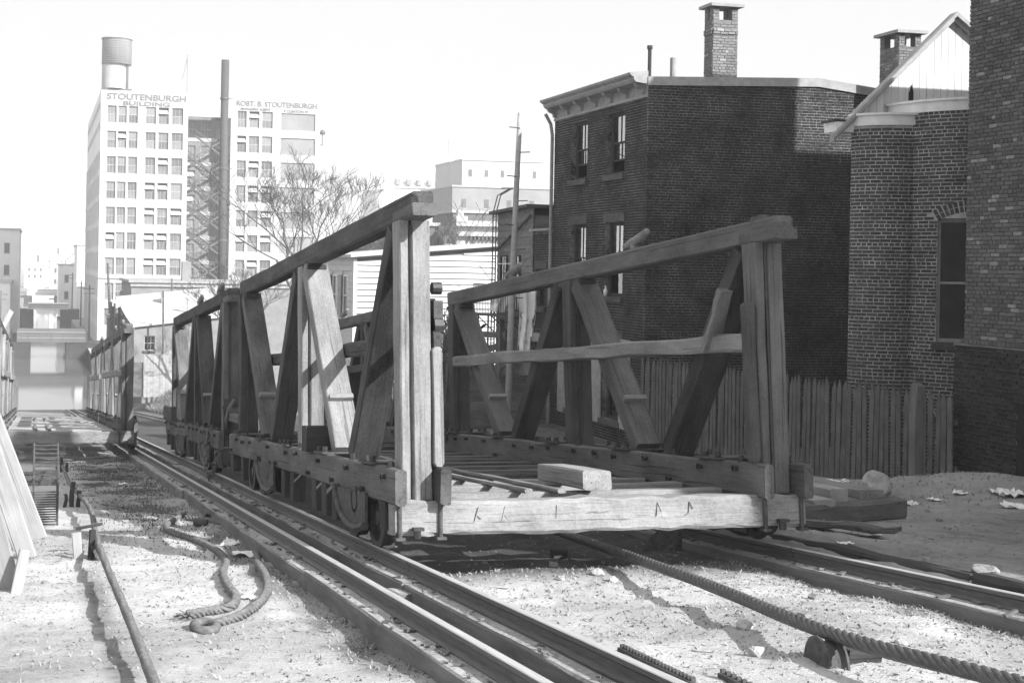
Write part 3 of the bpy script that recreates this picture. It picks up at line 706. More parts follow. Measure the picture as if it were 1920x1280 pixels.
chimney(house, 17.44, 18.2, AY + .25, AY + .72, 5.0, 7.12, M['brickL'], M['mortC'])
mb = MB(); mb.tube([(15.78, AY + .5, 5.0), (15.78, AY + .5, 5.92)], .05, 8); mb.tube([(15.78, AY + .5, 5.86), (15.78, AY + .5, 5.95)], .075, 8); part('vent_pipe', mb, M['iron'], house)
mb = MB(); mb.tube([(16.45, AY + .5, 5.0), (16.45, AY + .5, 5.66)], .075, 10); part('vent_pipe', mb, M['trim'], house)
mb = MB(); mb.tube([(AX - .3, 37.0, 4.75), (AX - .12, 37.0, 4.45), (AX - .08, 36.958, 4.1), (AX - .08, 36.958, -4.9)], .055, 8); part('downspout', mb, M['trim'], house)
mb = MB(); bp = WF.p(fh[4][0] + .12, fh[4][2] + .005, .02); mb.lathe([(0, 0), (.05, 0), (.055, .15), (.02, .22), (.02, .29), (0, .29)], 12, Matrix.Translation(bp))
tag(mb.build('bottle', M['white'], smooth=True), 'white bottle standing on the middle window sill of the dark brick house', 'bottle')

# ---- brick building with two bowed bays under a white boarded gable
BY = 23.1; BX0, BX1 = 16.05, 20.4
bay = thing('brick_house', 'brick house with two rounded bays and pale mortar under a white boarded gable', 'house', (18, BY + 2, -4))
BR = Vector((5.1, 7.55, 0))     # the house is skewed: its side walls run back to the right
mb = MB(); mb.add([(BX0 + .16, BY + .01, -4.6), (BX1, BY + .01, -4.6), (BX1, BY + .01, 3.2), (BX0 + .16, BY + .01, 3.2)] + [tuple(Vector(q) + BR * .5) for q in ((BX0 + .16, BY + .01, -4.6), (BX1, BY + .01, -4.6), (BX1, BY + .01, 3.2), (BX0 + .16, BY + .01, 3.2))], [(0, 1, 2, 3), (4, 7, 6, 5), (0, 3, 7, 4), (1, 5, 6, 2)]); part('wall', mb, M['mortB'], bay)
mb = MB(); RGX, RGZ = 18.25, 5.38; EZ = 3.24
poly(mb, [(BX0, BY, 3.12), (BX1 + .1, BY, 3.12), (BX1 + .1, BY, 3.6), (RGX, BY, RGZ - .12), (BX0, BY, EZ)]); part('gable_backing', mb, M['gable'], bay)
u = BX0 + .02
while u < BX1:
    w = random.uniform(.155, .175); zt = float(np.interp(u + w / 2, [BX0, RGX, BX1 + .1], [EZ, RGZ - .14, 3.5]))
    mb = MB(); mb.bb((u + .006, BY - .03, 3.1), (u + w - .004, BY - .004, zt)); part('gable_board', mb, M['gable'], bay); u += w
mb = MB(); mb.bb((17.3, BY - .05, 3.28), (17.4, BY - .031, 3.72)); mb.add([(17.3, BY - .05, 3.72), (17.4, BY - .05, 3.72), (17.36, BY - .05, 3.9)], [(0, 1, 2)]); part('gable_slot', mb, M['dark'], bay)
mb = MB()
for (xa, za, xb, zb) in ((BX0 - .5, EZ - .42, RGX, RGZ), (RGX, RGZ, BX1 + .6, 3.45)):
    for (o_, h_, y_) in ((0, .16, -.16), (.0, .09, -.22)): mb.add([(xa, BY + y_, za - h_), (xb, BY + y_, zb - h_), (xb, BY + y_, zb), (xa, BY + y_, za)] + [(xx + BR.x * qq, BY + BR.y * qq, zz_) for qq in (.012,) for xx, zz_ in ((xa, za - h_), (xb, zb - h_), (xb, zb), (xa, za))], [(0, 1, 2, 3), (3, 2, 6, 7), (0, 4, 5, 1), (0, 3, 7, 4), (1, 5, 6, 2), (4, 7, 6, 5)])
part('verge_board', mb, M['trim'], bay)
mb = MB(); mb.bb((BX0 - .42, BY - .1, 2.86), (BX0 + .1, BY + .3, 3.06)); part('eave_board', mb, M['white'], bay)
mb = MB(); mb.bb((BX0 - .5, BY - .12, 3.065), (BX0 + .12, BY + .3, 3.10)); part('eave_tin', mb, M['iron'], bay)
def bow(cx, a, bq, ztop, seed, q0, q1, nobj, hole=None):
    n = 200; qs = [q0 + (q1 - q0) * i / n for i in range(n + 1)]
    pts = [Vector((cx - a * math.cos(q), BY - bq * math.sin(q), 0)) for q in qs]
    ss = [0]
    for p1, p2 in zip(pts, pts[1:]): ss.append(ss[-1] + (p2 - p1).length)
    sa = np.array(ss); xa = np.array([p.x for p in pts]); ya = np.array([p.y for p in pts])
    def fr(u, v):
        x, y = np.interp(u, sa, xa), np.interp(u, sa, ya); x2, y2 = np.interp(min(u + .02, ss[-1]), sa, xa), np.interp(min(u + .02, ss[-1]), sa, ya)
        x1, y1 = np.interp(max(u - .02, 0), sa, xa), np.interp(max(u - .02, 0), sa, ya)
        du = Vector((x2 - x1, y2 - y1, 0)).normalized(); return Vector((x, y, v)), du, Vector((du.y, -du.x, 0))
    hs = None
    if hole: hs = (float(np.interp(hole[0], xa, sa)), float(np.interp(hole[1], xa, sa)), hole[2], hole[3])
    mb = MB(); k = 40
    S_ = [ss[-1] * i / k for i in range(k + 1)]
    if hs: S_ = sorted(set(S_ + [hs[0], hs[1]]))
    for s0, s1 in zip(S_, S_[1:]):
        p1, p2 = fr(s0, 0)[0], fr(s1, 0)[0]
        segs = [(-4.6, ztop)]
        if hs and hs[0] - .001 <= s0 and s1 <= hs[1] + .001: segs = [(-4.6, hs[2]), (hs[3], ztop)]
        for (z0, z1) in segs: mb.quad((p1.x, p1.y, z0), (p2.x, p2.y, z0), (p2.x, p2.y, z1), (p1.x, p1.y, z1))
    part('bay_wall', mb, M['mortB'], bay)
    def okf(u, v, l):
        if hs is None: return True
        mid = (hs[0] + hs[1]) / 2; half = (hs[1] - hs[0]) / 2 + .1
        if abs(u - mid) < half and hs[3] - .06 < v < hs[3] + .33 - .16 * ((u - mid) / half) ** 2: return False
        return True
    bricks(bay, fr, 0, ss[-1], -4.5, ztop, .205, .0735, .016, .009, M['brickB'], nobj, ok=okf, seed=seed, header=5, holes=[hs] if hs else ())
    mb = MB()
    for (o_, z0, z1) in ((.035, ztop - .01, ztop + .19), (.085, ztop + .19, ztop + .235)):
        P = []
        for i in range(k + 1):
            p, du, nn = fr(ss[-1] * i / k, 0); P.append(p + nn * o_)
        for p1, p2 in zip(P, P[1:]):
            mb.quad((p1.x, p1.y, z0), (p2.x, p2.y, z0), (p2.x, p2.y, z1), (p1.x, p1.y, z1)); mb.add([(p1.x, p1.y, z1), (p2.x, p2.y, z1), (p2.x, BY, z1), (p1.x, BY, z1)], [(0, 1, 2, 3)]); mb.add([(p1.x, p1.y, z0), (p2.x, p2.y, z0), (p2.x, BY, z0), (p1.x, BY, z0)], [(3, 2, 1, 0)])
    part('fascia', mb, M['white'], bay)
    return fr, hs
bow(17.02, 1.0, .66, 2.98, 41, 0.05, math.pi * .75, 120)
frB, hsB = bow(18.2, 1.35, 1.7, 3.22, 42, 0.04, math.pi * .8, 180, hole=(17.18, 18.15, -1.28, 1.12))
p0, p1 = frB(hsB[0], 0)[0], frB(hsB[1], 0)[0]
WB = Wall((p0.x, p0.y, 0), (p1 - p0), Vector(((p1 - p0).y, -(p1 - p0).x, 0))); wB = (p1 - p0).length
window(bay, WB, 0, wB, -1.28, 1.12, -.12, M['frame_l'], M['glass_d'], 1, .07, .48, sill=M['stone'])
mb = MB(); mid = (hsB[0] + hsB[1]) / 2
for i in range(15):
    for row in range(2):
        a = (i - 7) / 7 * .52; r_ = 1.15
        u = mid + math.sin(a) * (r_ + row * .115); v = 1.12 - .98 + math.cos(a) * (r_ + .03 + row * .115) - .02
        p, du, nn = frB(u, v); vs_, fs_ = brick_verts(.066, .105, .016, random)
        Mx = basis(du, nn, Vector((0, 0, 1)), p) @ Matrix.Rotation(a, 4, 'Y'); mb.add([Mx @ Vector(w) for w in vs_], fs_, random.random())
part('arch_bricks', mb, M['brickB'], bay)
mb = MB(); mb.add([(BX0 + .15, BY + .1, EZ - .06), (RGX, BY + .1, RGZ - .1), (BX1 + .1, BY + .1, 3.45)] + [(x_ + BR.x * .5, BY + BR.y * .5, z_) for x_, z_ in ((BX0 + .15, EZ - .06), (RGX, RGZ - .1), (BX1 + .1, 3.45))], [(0, 1, 4, 3), (1, 2, 5, 4)]); part('roof_slope', mb, M['roof_d'], bay)
chimney(bay, 22.1, 22.8, 29.9, 30.7, -4.6, 6.45, M['brickL'], M['mortC'])

# ---- tall mottled brick wall at the right edge (its far end at y 19.65)
CXW, CY = 15.92, 19.65
tall = thing('brick_house', 'tall mottled brick building at the right edge with a stepped out base', 'house', (CXW + 3, 10, -3))
mb = MB(); mb.bb((CXW + .012, -2.1, -4.2), (27.4, 7.5, 14.6)); mb.bb((CXW + .012, 7.5, -4.2), (27.4, CY - .012, 6.5)); mb.bb((23.6, 16.0, 6.5), (27.4, CY - .012, 14.2)); mb.bb((CXW + .012, 7.5, 6.5), (CXW + .24, 10.3, 14.6)); part('wall', mb, M['mortC'], tall)  # unseen rear slab and parapet added
mb = MB(); mb.bb((CXW - .11, -2.1, -4.3), (CXW + .012, CY + .10, -1.17)); mb.bb((CXW + .012, CY - .012, -4.3), (27.4, CY + .10, -1.17)); part('base_course', mb, M['mortC'], tall)
WC = Wall((CXW, CY, 0), (0, -1, 0), (-1, 0, 0)); WD = Wall((CXW - .12, CY + .1, 0), (0, -1, 0), (-1, 0, 0))
bricks(tall, flat(WC), 0, 2.4, -1.08, 6.4, .20, .071, .009, .009, M['brickC'], 200, seed=51)
bricks(tall, flat(WC, .06), 0, 2.4, -1.165, -1.09, .10, .075, .009, .03, M['brickC'], 0, seed=52, header=0)
dh = [(1.50, 2.3, -4.2, -2.05)]
bricks(tall, flat(WD), 0, 2.4, -4.1, -1.165, .20, .071, .010, .009, M['brickA'], 100, holes=dh, seed=53)
mb = MB(); mb.bb((CXW - .115, CY + .1 - 2.3, -4.2), (CXW - .10, CY + .1 - 1.50, -2.05)); part('doorway', mb, M['dark'], tall)
shade_block = thing('brick_house', 'unseen lower block added behind the tall building to shade the brick house', 'house', (28, 12, -4))
mb = MB(); mb.bb((27.45, 2, -4.5), (42, 19.4, 12.2)); part('wall', mb, M['mortC'], shade_block)  # unseen block added so its roof edge shades the house side wall

# ---- picket fence from the house corner to the tall wall
fence = thing('picket_fence', 'dark pointed picket fence between the brick house and the tall brick wall', 'fence', (15.45, 25, -4))
pv = []
for k in range(6):
    w = random.uniform(.112, .126); h = random.uniform(1.58, 1.68); mb = MB(); t = .024; tip = random.uniform(.1, .16)
    prof = [(-w / 2, 0), (w / 2, 0), (w / 2 + random.uniform(-.004, .004), h - tip), (random.uniform(-.012, .012), h), (-w / 2, h - tip)]
    mb.add([(0, a, b_) for a, b_ in prof] + [(t, a, b_) for a, b_ in prof], [(4, 3, 2, 1, 0), (5, 6, 7, 8, 9)] + [(i, (i + 1) % 5, 5 + (i + 1) % 5, 5 + i) for i in range(5)])
    me_ = bpy.data.meshes.new('picket'); me_.from_pydata(mb.v, [], mb.f); me_.materials.append(M['picket']); pv.append(me_)
y = 19.36; i = 0; FI = fence.matrix_basis.inverted()
while y < 30.75:
    if not 20.06 < y < 20.2:
        zb = G(15.42, y) - .04; top = float(np.interp(y, [19.3, 22, 30.8], [-2.05, -2.07, -2.27])) + random.uniform(-.025, .025)
        o = link('picket', pv[i % 6], fence, FI @ Matrix.Translation((15.44, y, zb)) @ Matrix.Rotation(random.uniform(-.03, .03), 4, 'X') @ Matrix.Rotation(random.uniform(-.1, .1), 4, 'Z') @ Matrix.Diagonal((1, 1, (top - zb) / 1.63, 1)))
    i += 1; y += random.uniform(.158, .172)
for dz in (-.45, -1.25):
    mb = MB(); mb.bar((15.52, 19.3, -2.05 + dz), (15.52, 30.8, -2.25 + dz), .04, .09); part('fence_rail', mb, M['picket'], fence)
beam('post', FI @ Vector((15.36, 20.12, -3.9)), FI @ Vector((15.38, 20.14, -1.90)), .17, .15, M['board'], fence, up=(1, 0, 0), jit=.012, seg=6, end=.06)

# ---- lower brick part and dark clapboard house beyond the brick house, facing the canal
row = thing('brick_house', 'narrow low brick house squeezed between the dark house and the grey clapboard house', 'house', (16.5, 38, -5))
WR = Wall((15.6, 38.72, 0), (0, -1, 0), (-1, 0, 0))
rh = [(.26, 1.02, -1.2, .0), (.2, 1.1, -4.4, -2.3)]
mb = MB(); wall_mesh(mb, WR, 0, 1.74, -5, 1.16, rh, dep=.2); part('wall', mb, M['mortA'], row)
bricks(row, flat(WR), 0, 1.74, -3.4, 1.14, .21, .075, .011, .008, M['brickA'], 0, holes=rh, seed=61)
mb = MB(); mb.bb((15.65, 37.05, 1.1), (22, 38.7, 1.2)); mb.bb((15.45, 37.05, 1.2), (15.75, 38.8, 1.27)); part('roof', mb, M['trim'], row)
window(row, WR, .26, 1.02, -1.2, .0, -.12, M['frame_d'], M['glass'], 2, .06, .5, sill=M['stone'], lintel=M['stone'])
mb = MB(); mb.box(WR.p(.65, -2.16, .01), (1.2, .1, .28), Matrix((WR.u, WR.n, Vector((0, 0, 1)))).transposed()); part('lintel', mb, M['trim'], row)
cd = thing('clapboard_house', 'grey clapboard house with a black iron fire escape behind the utility pole', 'house', (16.5, 41, -5))
WQ = Wall((15.6, 42.0, 0), (0, -1, 0), (-1, 0, 0))
mb = MB(); wall_mesh(mb, WQ, 0, 3.25, -5.2, 1.95, [], 0); mb.bb((15.62, 38.77, -5.2), (22, 42.0, 1.7)); part('wall', mb, M['clap_dark'], cd)
qh = [(.42, 1.02, -1.4, .45), (1.55, 2.2, -1.4, .45)]
v = -4.6; k = 0
while v < 1.9:
    segs = [(0, 3.25)]
    for h in qh:
        if h[2] - .1 < v + .1 < h[3] + .1:
            segs = [q for s_ in segs for q in ((s_[0], min(s_[1], h[0] - .05)), (max(s_[0], h[1] + .05), s_[1])) if q[1] - q[0] > .05]
    for a, b_ in segs:
        mb = MB(); mb.add([WQ.p(a, v, .035), WQ.p(b_, v, .035), WQ.p(b_, v + .23, .012), WQ.p(a, v + .23, .012), WQ.p(a, v, 0), WQ.p(b_, v, 0)], [(0, 1, 2, 3), (4, 5, 1, 0)]); part('clapboard', mb, M['clap_dark'], cd)
    v += .235
for a, b_, c, e in qh: window(cd, WQ, a, b_, c, e, .05, M['frame_d'], M['glass_d'], 2, .05, .5)
mb = MB()
mb.add([(15.35, 42.3, 1.86), (15.35, 38.75, 1.98), (15.35, 38.75, 2.08), (15.35, 42.3, 1.96), (22, 42.3, 1.76), (22, 38.75, 1.8), (22, 38.75, 2.0), (22, 42.3, 1.9)], [(0, 1, 2, 3), (3, 2, 6, 7), (0, 4, 5, 1), (1, 5, 6, 2), (0, 3, 7, 4)]); part('roof', mb, M['roof_d'], cd)
mb = MB(); mb.bar((15.5, 41.9, .62), (15.5, 38.85, 1.72), .05, .07); part('brace', mb, M['iron'], cd)
fe = MB()
for yy in (41.55, 41.85): fe.tube([(15.35, yy, -4.0), (15.35, yy, 1.9), (15.5, yy, 2.5), (15.9, yy - .1, 2.75)], .022, 6)
for k in range(17): fe.tube([(15.35, 41.55, -4 + k * .36), (15.35, 41.85, -4 + k * .36)], .014, 5)
fe.tube([(15.95, 41.4, 1.9), (15.95, 41.4, 2.75), (15.6, 41.75, 2.75)], .02, 6)
for z in (-.55, -1.55): fe.tube([(14.85, 42.3, z), (14.85, 38.9, z)], .024, 6)
for k in range(22): fe.tube([(14.85, 42.3 - k * .155, -1.55), (14.85, 42.3 - k * .155, -.55)], .011, 5)
fe.bb((14.85, 38.9, -1.6), (15.55, 42.3, -1.55))
for yy in (42.1, 40.6, 39.1): fe.tube([(14.9, yy, -1.6), (15.55, yy, -2.2)], .02, 6)
fe.tube([(15.0, 42.2, -1.6), (15.0, 42.2, -4.6)], .03, 6); fe.tube([(15.0, 41.2, -1.6), (15.0, 41.2, -4.6)], .03, 6)
part('fire_escape', fe, M['iron'], cd)
# back yard structures under the fire escape
yard = thing('lean_to', 'dark ramshackle wooden lean-to with stairs under the fire escape', 'shed', (14.8, 41, -5))
for (a, b_, w, h) in (((14.2, 43, -5.6), (14.25, 43, -2.1), .14, .14), ((15.1, 40.2, -5.4), (15.1, 40.2, -1.7), .14, .14), ((14.2, 43, -2.3), (15.2, 40.0, -2.2), .1, .2), ((14.0, 42.6, -3.2), (15.3, 40.2, -2.5), .08, .2), ((14.2, 42.8, -4.6), (15.3, 39.6, -2.9), .08, .24), ((14.3, 42.0, -2.7), (14.9, 41.2, -1.9), .2, .03), ((14.35, 41.6, -3.25), (14.75, 41.0, -2.45), .22, .03), ((14.0, 40.5, -3.6), (15.3, 39.8, -3.65), .05, .3)):
    mb = MB(); mb.bar(a, b_, w, h); part('board', mb, M['board'], yard)
for k in range(9):
    mb = MB(); x = 14.1 + k * .15; mb.bb((x, 43.3, -5.6), (x + .14, 43.33, -2.3 + random.uniform(-.2, .2))); part('board', mb, M['board'], yard)
# ---- utility pole
pole = thing('utility_pole', 'bare wooden utility pole in front of the clapboard houses', 'pole', (13.75, 35.9, -5))
mb = MB(); mb.tube([(13.72, 35.9, -5.2), (13.8, 35.92, -1), (13.9, 35.95, 2.5), (13.98, 35.97, 4.62)], [.10, .095, .08, .07], 14); part('shaft', mb, M['plank'], pole, smooth=True)
for k in range(9):
    z = -1.6 + k * .72; s = 1 if k % 2 else -1; x = 13.8 + (z + 1) * .03; mb = MB(); mb.tube([(x, 35.9, z), (x + s * .34, 35.88, z + .02)], .016, 6); part('step_iron', mb, M['iron'], pole)
# ---- laundry and torn sheet on a line
def cloth(name, label, cat, c, w, h, seed, ragged=0.3, mat='cloth', flat_=False, rot=0.0):
    rnd = np.random.default_rng(seed); nu, nv = 14, 22
    U, V = np.meshgrid(np.linspace(-.5, .5, nu), np.linspace(0, 1, nv))
    ww = w * (1 - ragged * V * .4) ; X = U * ww + .05 * w * np.sin(V * 6 + seed) ; Yd = .12 * w * np.sin(U * 14 + 2.5 * V + seed) + .05 * w * rnd.random(U.shape); Zd = -V * h * (1 - .25 * ragged * rnd.random(U.shape) - .3 * ragged * np.abs(U))
    pts = np.stack([X, Yd, Zd], -1).reshape(-1, 3)
    fs_ = [(j * nu + i, j * nu + i + 1, (j + 1) * nu + i + 1, (j + 1) * nu + i) for j in range(nv - 1) for i in range(nu - 1) if not (ragged > .5 and rnd.random() < .06 and j > 5)]
    mb = MB(); mb.add([tuple(p) for p in pts], fs_)
    o = mb.build(name, M[mat], None, Matrix.Translation(c) @ Matrix.Rotation(rot, 4, 'Z'), smooth=True)
    md = o.modifiers.new('thickness', 'SOLIDIFY'); md.thickness = .008
    return tag(o, label, cat)
c = aty(988, 545, 37.0); sheet = cloth('torn_sheet', 'torn white sheet hanging in rags beside the pole', 'laundry', c, .68, 2.3, 5, .95)
c = aty(941, 552, 40.0); cloth('white_cloth', 'white rounded cloth hanging left of the pole near the clapboard house', 'laundry', c, .75, .62, 6, .5)
mb = MB(); mb.tube([(13.85, 35.85, .15), (13.3, 37.5, .12), tuple(aty(941, 552, 40.0)), (12.2, 44.0, -.2)], .01, 5); mb.tube([(13.85, 35.85, .15), tuple(c + Vector((1.2, -2.2, .3)))], .01, 5)
tag(mb.build('clothes_line', M['cloth']), 'thin clothes line tied to the utility pole', 'line')

# ---- white clapboard house
KW = 1.217
cw = thing('clapboard_house', 'white clapboard house whose blank board wall faces us, small shuttered windows on its left side', 'house', (16.8, 57, -6))
cwy = 44.3 * KW; CL = 11.1 * KW; CWW = 5.35 * KW; DL = 7.7 * KW
WP = Wall((CL, cwy, 0), (1, 0, 0), (0, -1, 0)); WL = Wall((CL, cwy + DL, 0), (0, -1, 0), (-1, 0, 0))
def cw_top(u): return float(np.interp(u, [0, CWW], [.33 * KW, .80 * KW]))
mb = MB(); poly(mb, [WP.p(0, -8), WP.p(CWW, -8), WP.p(CWW, cw_top(CWW)), WP.p(0, cw_top(0))]); mb.quad((CL + CWW, cwy, -8), (CL + CWW, cwy + DL, -8), (CL + CWW, cwy + DL, .97), (CL + CWW, cwy, .97))
lh = [(a * KW, b_ * KW, c_ * KW, e * KW) for a, b_, c_, e in ((6.0, 6.7, -1.85, -.35), (4.3, 5.0, -1.85, -.35), (1.9, 2.6, -1.95, -.4))]
wall_mesh(mb, WL, 0, DL, -8, .4, lh, dep=.25); part('wall', mb, M['clap'], cw)
v = -7.6; BV = .2165 * KW
while v < .92:
    u0 = 0
    if v > .1: u0 = max(0, (v + BV - .4) / .572 * CWW)
    if u0 < CWW - .1:
        mb = MB(); mb.add([WP.p(u0, v, .075), WP.p(CWW, v, .075), WP.p(CWW, v + BV - .02, .012), WP.p(u0, v + BV - .02, .012), WP.p(u0, v, 0), WP.p(CWW, v, 0)], [(0, 1, 2, 3), (4, 5, 1, 0)]); part('clapboard', mb, M['clap'], cw)
    mb = MB(); segs = [(0, DL)]
    for h in lh:
        if h[2] - .12 - BV < v < h[3] + .12: segs = [q for s_ in segs for q in ((s_[0], min(s_[1], h[0] - .06)), (max(s_[0], h[1] + .06), s_[1])) if q[1] - q[0] > .05]
    if v < .3:
        for a, b_ in segs: mb.add([WL.p(a, v, .05), WL.p(b_, v, .05), WL.p(b_, v + BV - .002, .012), WL.p(a, v + BV - .002, .012), WL.p(a, v, 0), WL.p(b_, v, 0)], [(0, 1, 2, 3), (4, 5, 1, 0)])
        part('clapboard', mb, M['clap'], cw)
    v += BV
for a, b_, c_, e in lh:
    window(cw, WL, a, b_, c_, e, .0, M['white'], M['glass_d'], 2, .06, .5)
    mb = MB(); mb.box(WL.p(a - .36, (c_ + e) / 2, .09), (.04, .62, e - c_), None); part('shutter', mb, M['trim'], cw)
mb = MB()
mb.add([WP.p(-.28, .36, .36), WP.p(CWW + .5, 1.02, .36), WP.p(CWW + .5, 1.14, .36), WP.p(-.28, .48, .36), WP.p(-.28, .36, -9.6), WP.p(CWW + .5, 1.02, -9.6), WP.p(CWW + .5, 1.14, -9.6), WP.p(-.28, .48, -9.6)], [(0, 1, 2, 3), (3, 2, 6, 7), (1, 5, 6, 2), (0, 3, 7, 4), (0, 4, 5, 1)]); part('roof', mb, M['roof'], cw)
mb = MB(); mb.add([WP.p(-.02, .2, .06), WP.p(CWW + .05, .80, .06), WP.p(CWW + .05, .90, .06), WP.p(-.02, .30, .06)], [(0, 1, 2, 3)]); part('frieze', mb, M['clap_dark'], cw)
for u in (0, CWW - .02): mb = MB(); mb.box(WP.p(u, -3.6, .055), (.14, .05, 7.8), None); part('corner_board', mb, M['white'], cw)

# ---- board fences and debris between the cars and the houses
bf = thing('board_fence', 'vertical board fence with two pale boards below the white clapboard house', 'fence', (13, 40.5, -6))
for k in range(30):
    x = 10.2 + k * .2; mb = MB(); zt = -3.9 + random.uniform(-.08, .08); mb.bb((x, 41.5, -7), (x + .185, 41.53, zt)); part('board', mb, M['plank'] if k in (3, 5) else M['board'], bf)
mb = MB(); mb.bb((10.2, 41.54, -4.6), (16.2, 41.6, -4.5)); part('fence_rail', mb, M['board'], bf)
hf = thing('board_fence', 'low fence of wide horizontal boards beside the house shutters', 'fence', (13.4, 37, -5))
for k in range(6):
    mb = MB(); z = -4.85 + k * .27; mb.bb((12.6, 36.9 + random.uniform(0, .02), z), (15.35, 36.95, z + .255)); part('board', mb, M['timber_mid'] if k == 5 else M['board'], hf)
mb = MB(); mb.bb((12.62, 36.96, -5.3), (12.75, 37.08, -3.0)); part('post', mb, M['board'], hf)
plat = thing('wooden_platform', 'low plank platform beside the front wall of the dark brick house', 'platform', (14.6, 33.5, -5))
for k in range(6):
    mb = MB(); x = 13.9 + k * .26; mb.bb((x, 31.6, -4.72), (x + .24, 36.4, -4.66 + random.uniform(-.01, .01))); part('plank', mb, M['timber_mid'], plat)
mb = MB(); mb.bb((13.9, 31.62, -4.95), (15.4, 31.7, -4.73)); mb.bb((13.95, 36.2, -5.2), (15.4, 36.3, -4.73)); part('joist', mb, M['board'], plat)

# ------------------------------------------------------------------ far bank: office building, tank, stack, sheds, bridges
dg = None
def text_mesh(txt, W, u, v, size, mat, parent, d=.04, width=None):
    cu_ = bpy.data.curves.new('lettering', 'FONT'); cu_.body = txt; cu_.size = size; cu_.extrude = .02; cu_.offset = size * .024
    o = bpy.data.objects.new('lettering', cu_); COL.objects.link(o); bpy.context.view_layer.update()
    me_ = bpy.data.meshes.new_from_object(o.evaluated_get(bpy.context.evaluated_depsgraph_get())); me_.name = 'lettering'
    bpy.data.objects.remove(o); bpy.data.curves.remove(cu_)
    xs_ = [q.co.x for q in me_.vertices]; w = max(xs_) - min(xs_); s_ = (width / w) if width else 1
    for q in me_.vertices: q.co.x = (q.co.x - min(xs_)) * s_
    me_.materials.clear(); me_.materials.append(mat)
    Pi = parent.matrix_basis.inverted()
    return link('lettering', me_, parent, Pi @ basis(W.u, Vector((0, 0, 1)), W.n, W.p(u, v, d)))
SY = 205.0
ob = thing('office_building', 'tall white office building with painted lettering along its top, beyond the canal basin', 'building', (27, SY + 20, -13))
WO = Wall((9.46, SY, 0), (1, 0, 0), (0, -1, 0))
cols = [(10.5, 11.93), (12.18, 13.53), (13.86, 15.3), (16.57, 18.18), (18.6, 20.23), (20.74, 22.54), (31.36, 32.85), (33.28, 34.95), (35.4, 37.15)]
holes = []; wins = []
for k in range(9):
    zt = 24.72 - 4.02 * k
    for ci, (a, b_) in enumerate(cols):
        if k == 8 and ci > 2: continue
        h = (a - 9.46, b_ - 9.46, zt - 2.72, zt); holes.append(h); wins.append((h, k, ci))
rec = (23.35 - 9.46, 30.3 - 9.46, -3.2, 23.5)
pan = [(38.56 - 9.46, 44.25 - 9.46, 24.6 - 4.02 * k - 2.75, 24.6 - 4.02 * k) for k in range(7)]
mb = MB(); wall_mesh(mb, WO, 0, 35.6, -14, 26.2, holes + [rec] + pan, dep=.35)
wall_mesh(mb, WO, 0, 13.9, 26.2, 27.15, [], 0); wall_mesh(mb, WO, 13.9, 20.84, 26.2, 26.55, [], 0); wall_mesh(mb, WO, 20.84, 35.6, 26.2, 26.85, [], 0)
mb.bb((9.47, SY + .36 + 4, -14), (45.0, SY + 54, 26.1)); mb.bb((9.48, SY + .05, 25.5), (23.3, SY + 53, 27.1)); mb.bb((30.4, SY + .05, 25.5), (45.04, SY + 4.3, 26.8))
mb.bb((44.95, SY + .01, -14), (45.06, SY + 5, 26.8)); mb.bb((23.2, SY + .36, -14), (23.34, SY + 4.4, 25.5)); mb.bb((30.31, SY + .36, -14), (30.45, SY + 4.4, 25.5))
part('facade', mb, M['st_wall'], ob)
OPEN = {(0, 4), (1, 1), (2, 4), (3, 3), (3, 4), (4, 3), (4, 5), (5, 0), (5, 3), (5, 4), (6, 3), (6, 4), (0, 7), (1, 6), (2, 7), (3, 7), (3, 8), (4, 8), (5, 6), (5, 8), (6, 7)}
def office_window(h, W, op, d=-.25, gm='st_glass', mun=2):
    a, b_, c, e = h; mb = MB(); zz = Matrix((W.u, W.n, Vector((0, 0, 1)))).transposed(); m_ = (c + e) / 2
    mb.box(W.p((a + b_) / 2, m_, d), (b_ - a, .08, .10), zz)
    for u in (a + .04, b_ - .04): mb.box(W.p(u, m_, d), (.08, .08, e - c), zz)
    for v in (c + .05, e - .05): mb.box(W.p((a + b_) / 2, v, d), (b_ - a - .16, .08, .10), zz)
    for k in range(1, mun + 1):
        u = a + (b_ - a) * k / (mun + 1); mb.box(W.p(u, c + (m_ - c) / 2, d), (.045, .06, m_ - c - .1), zz)
        if not op: mb.box(W.p(u, m_ + (e - m_) / 2, d), (.045, .06, e - m_ - .1), zz)
    w = part('window', mb, M['frame_l'], ob)
    g = MB(); g.quad(W.p(a, c, d - .02), W.p(b_, c, d - .02), W.p(b_, m_, d - .02), W.p(a, m_, d - .02)); part('pane', g, M[gm], w)
    g = MB()
    if not op: g.quad(W.p(a, m_, d - .02), W.p(b_, m_, d - .02), W.p(b_, e, d - .02), W.p(a, e, d - .02)); part('pane', g, M[gm], w)
    else:
        g.quad(W.p(a, m_, d - .2), W.p(b_, m_, d - .2), W.p(b_, e, d - .2), W.p(a, e, d - .2)); part('open_gap', g, M['st_open'], w)
        g = MB(); g.add([W.p(a + .06, m_ + .28, d + .42), W.p(b_ - .06, m_ + .28, d + .42), W.p(b_ - .06, e - .38, d - .12), W.p(a + .06, e - .38, d - .12)], [(0, 1, 2, 3)]); part('pivot_sash', g, M['frame_l'], w)
for h, k, ci in wins: office_window(h, WO, (k, ci) in OPEN)
for h in pan:
    mb = MB(); mb.quad(WO.p(h[0], h[2], -.2), WO.p(h[1], h[2], -.2), WO.p(h[1], h[3], -.2), WO.p(h[0], h[3], -.2)); part('blind_panel', mb, M['far'], ob)
WI = Wall((23.34, SY + 4.0, 0), (1, 0, 0), (0, -1, 0))
ih = []
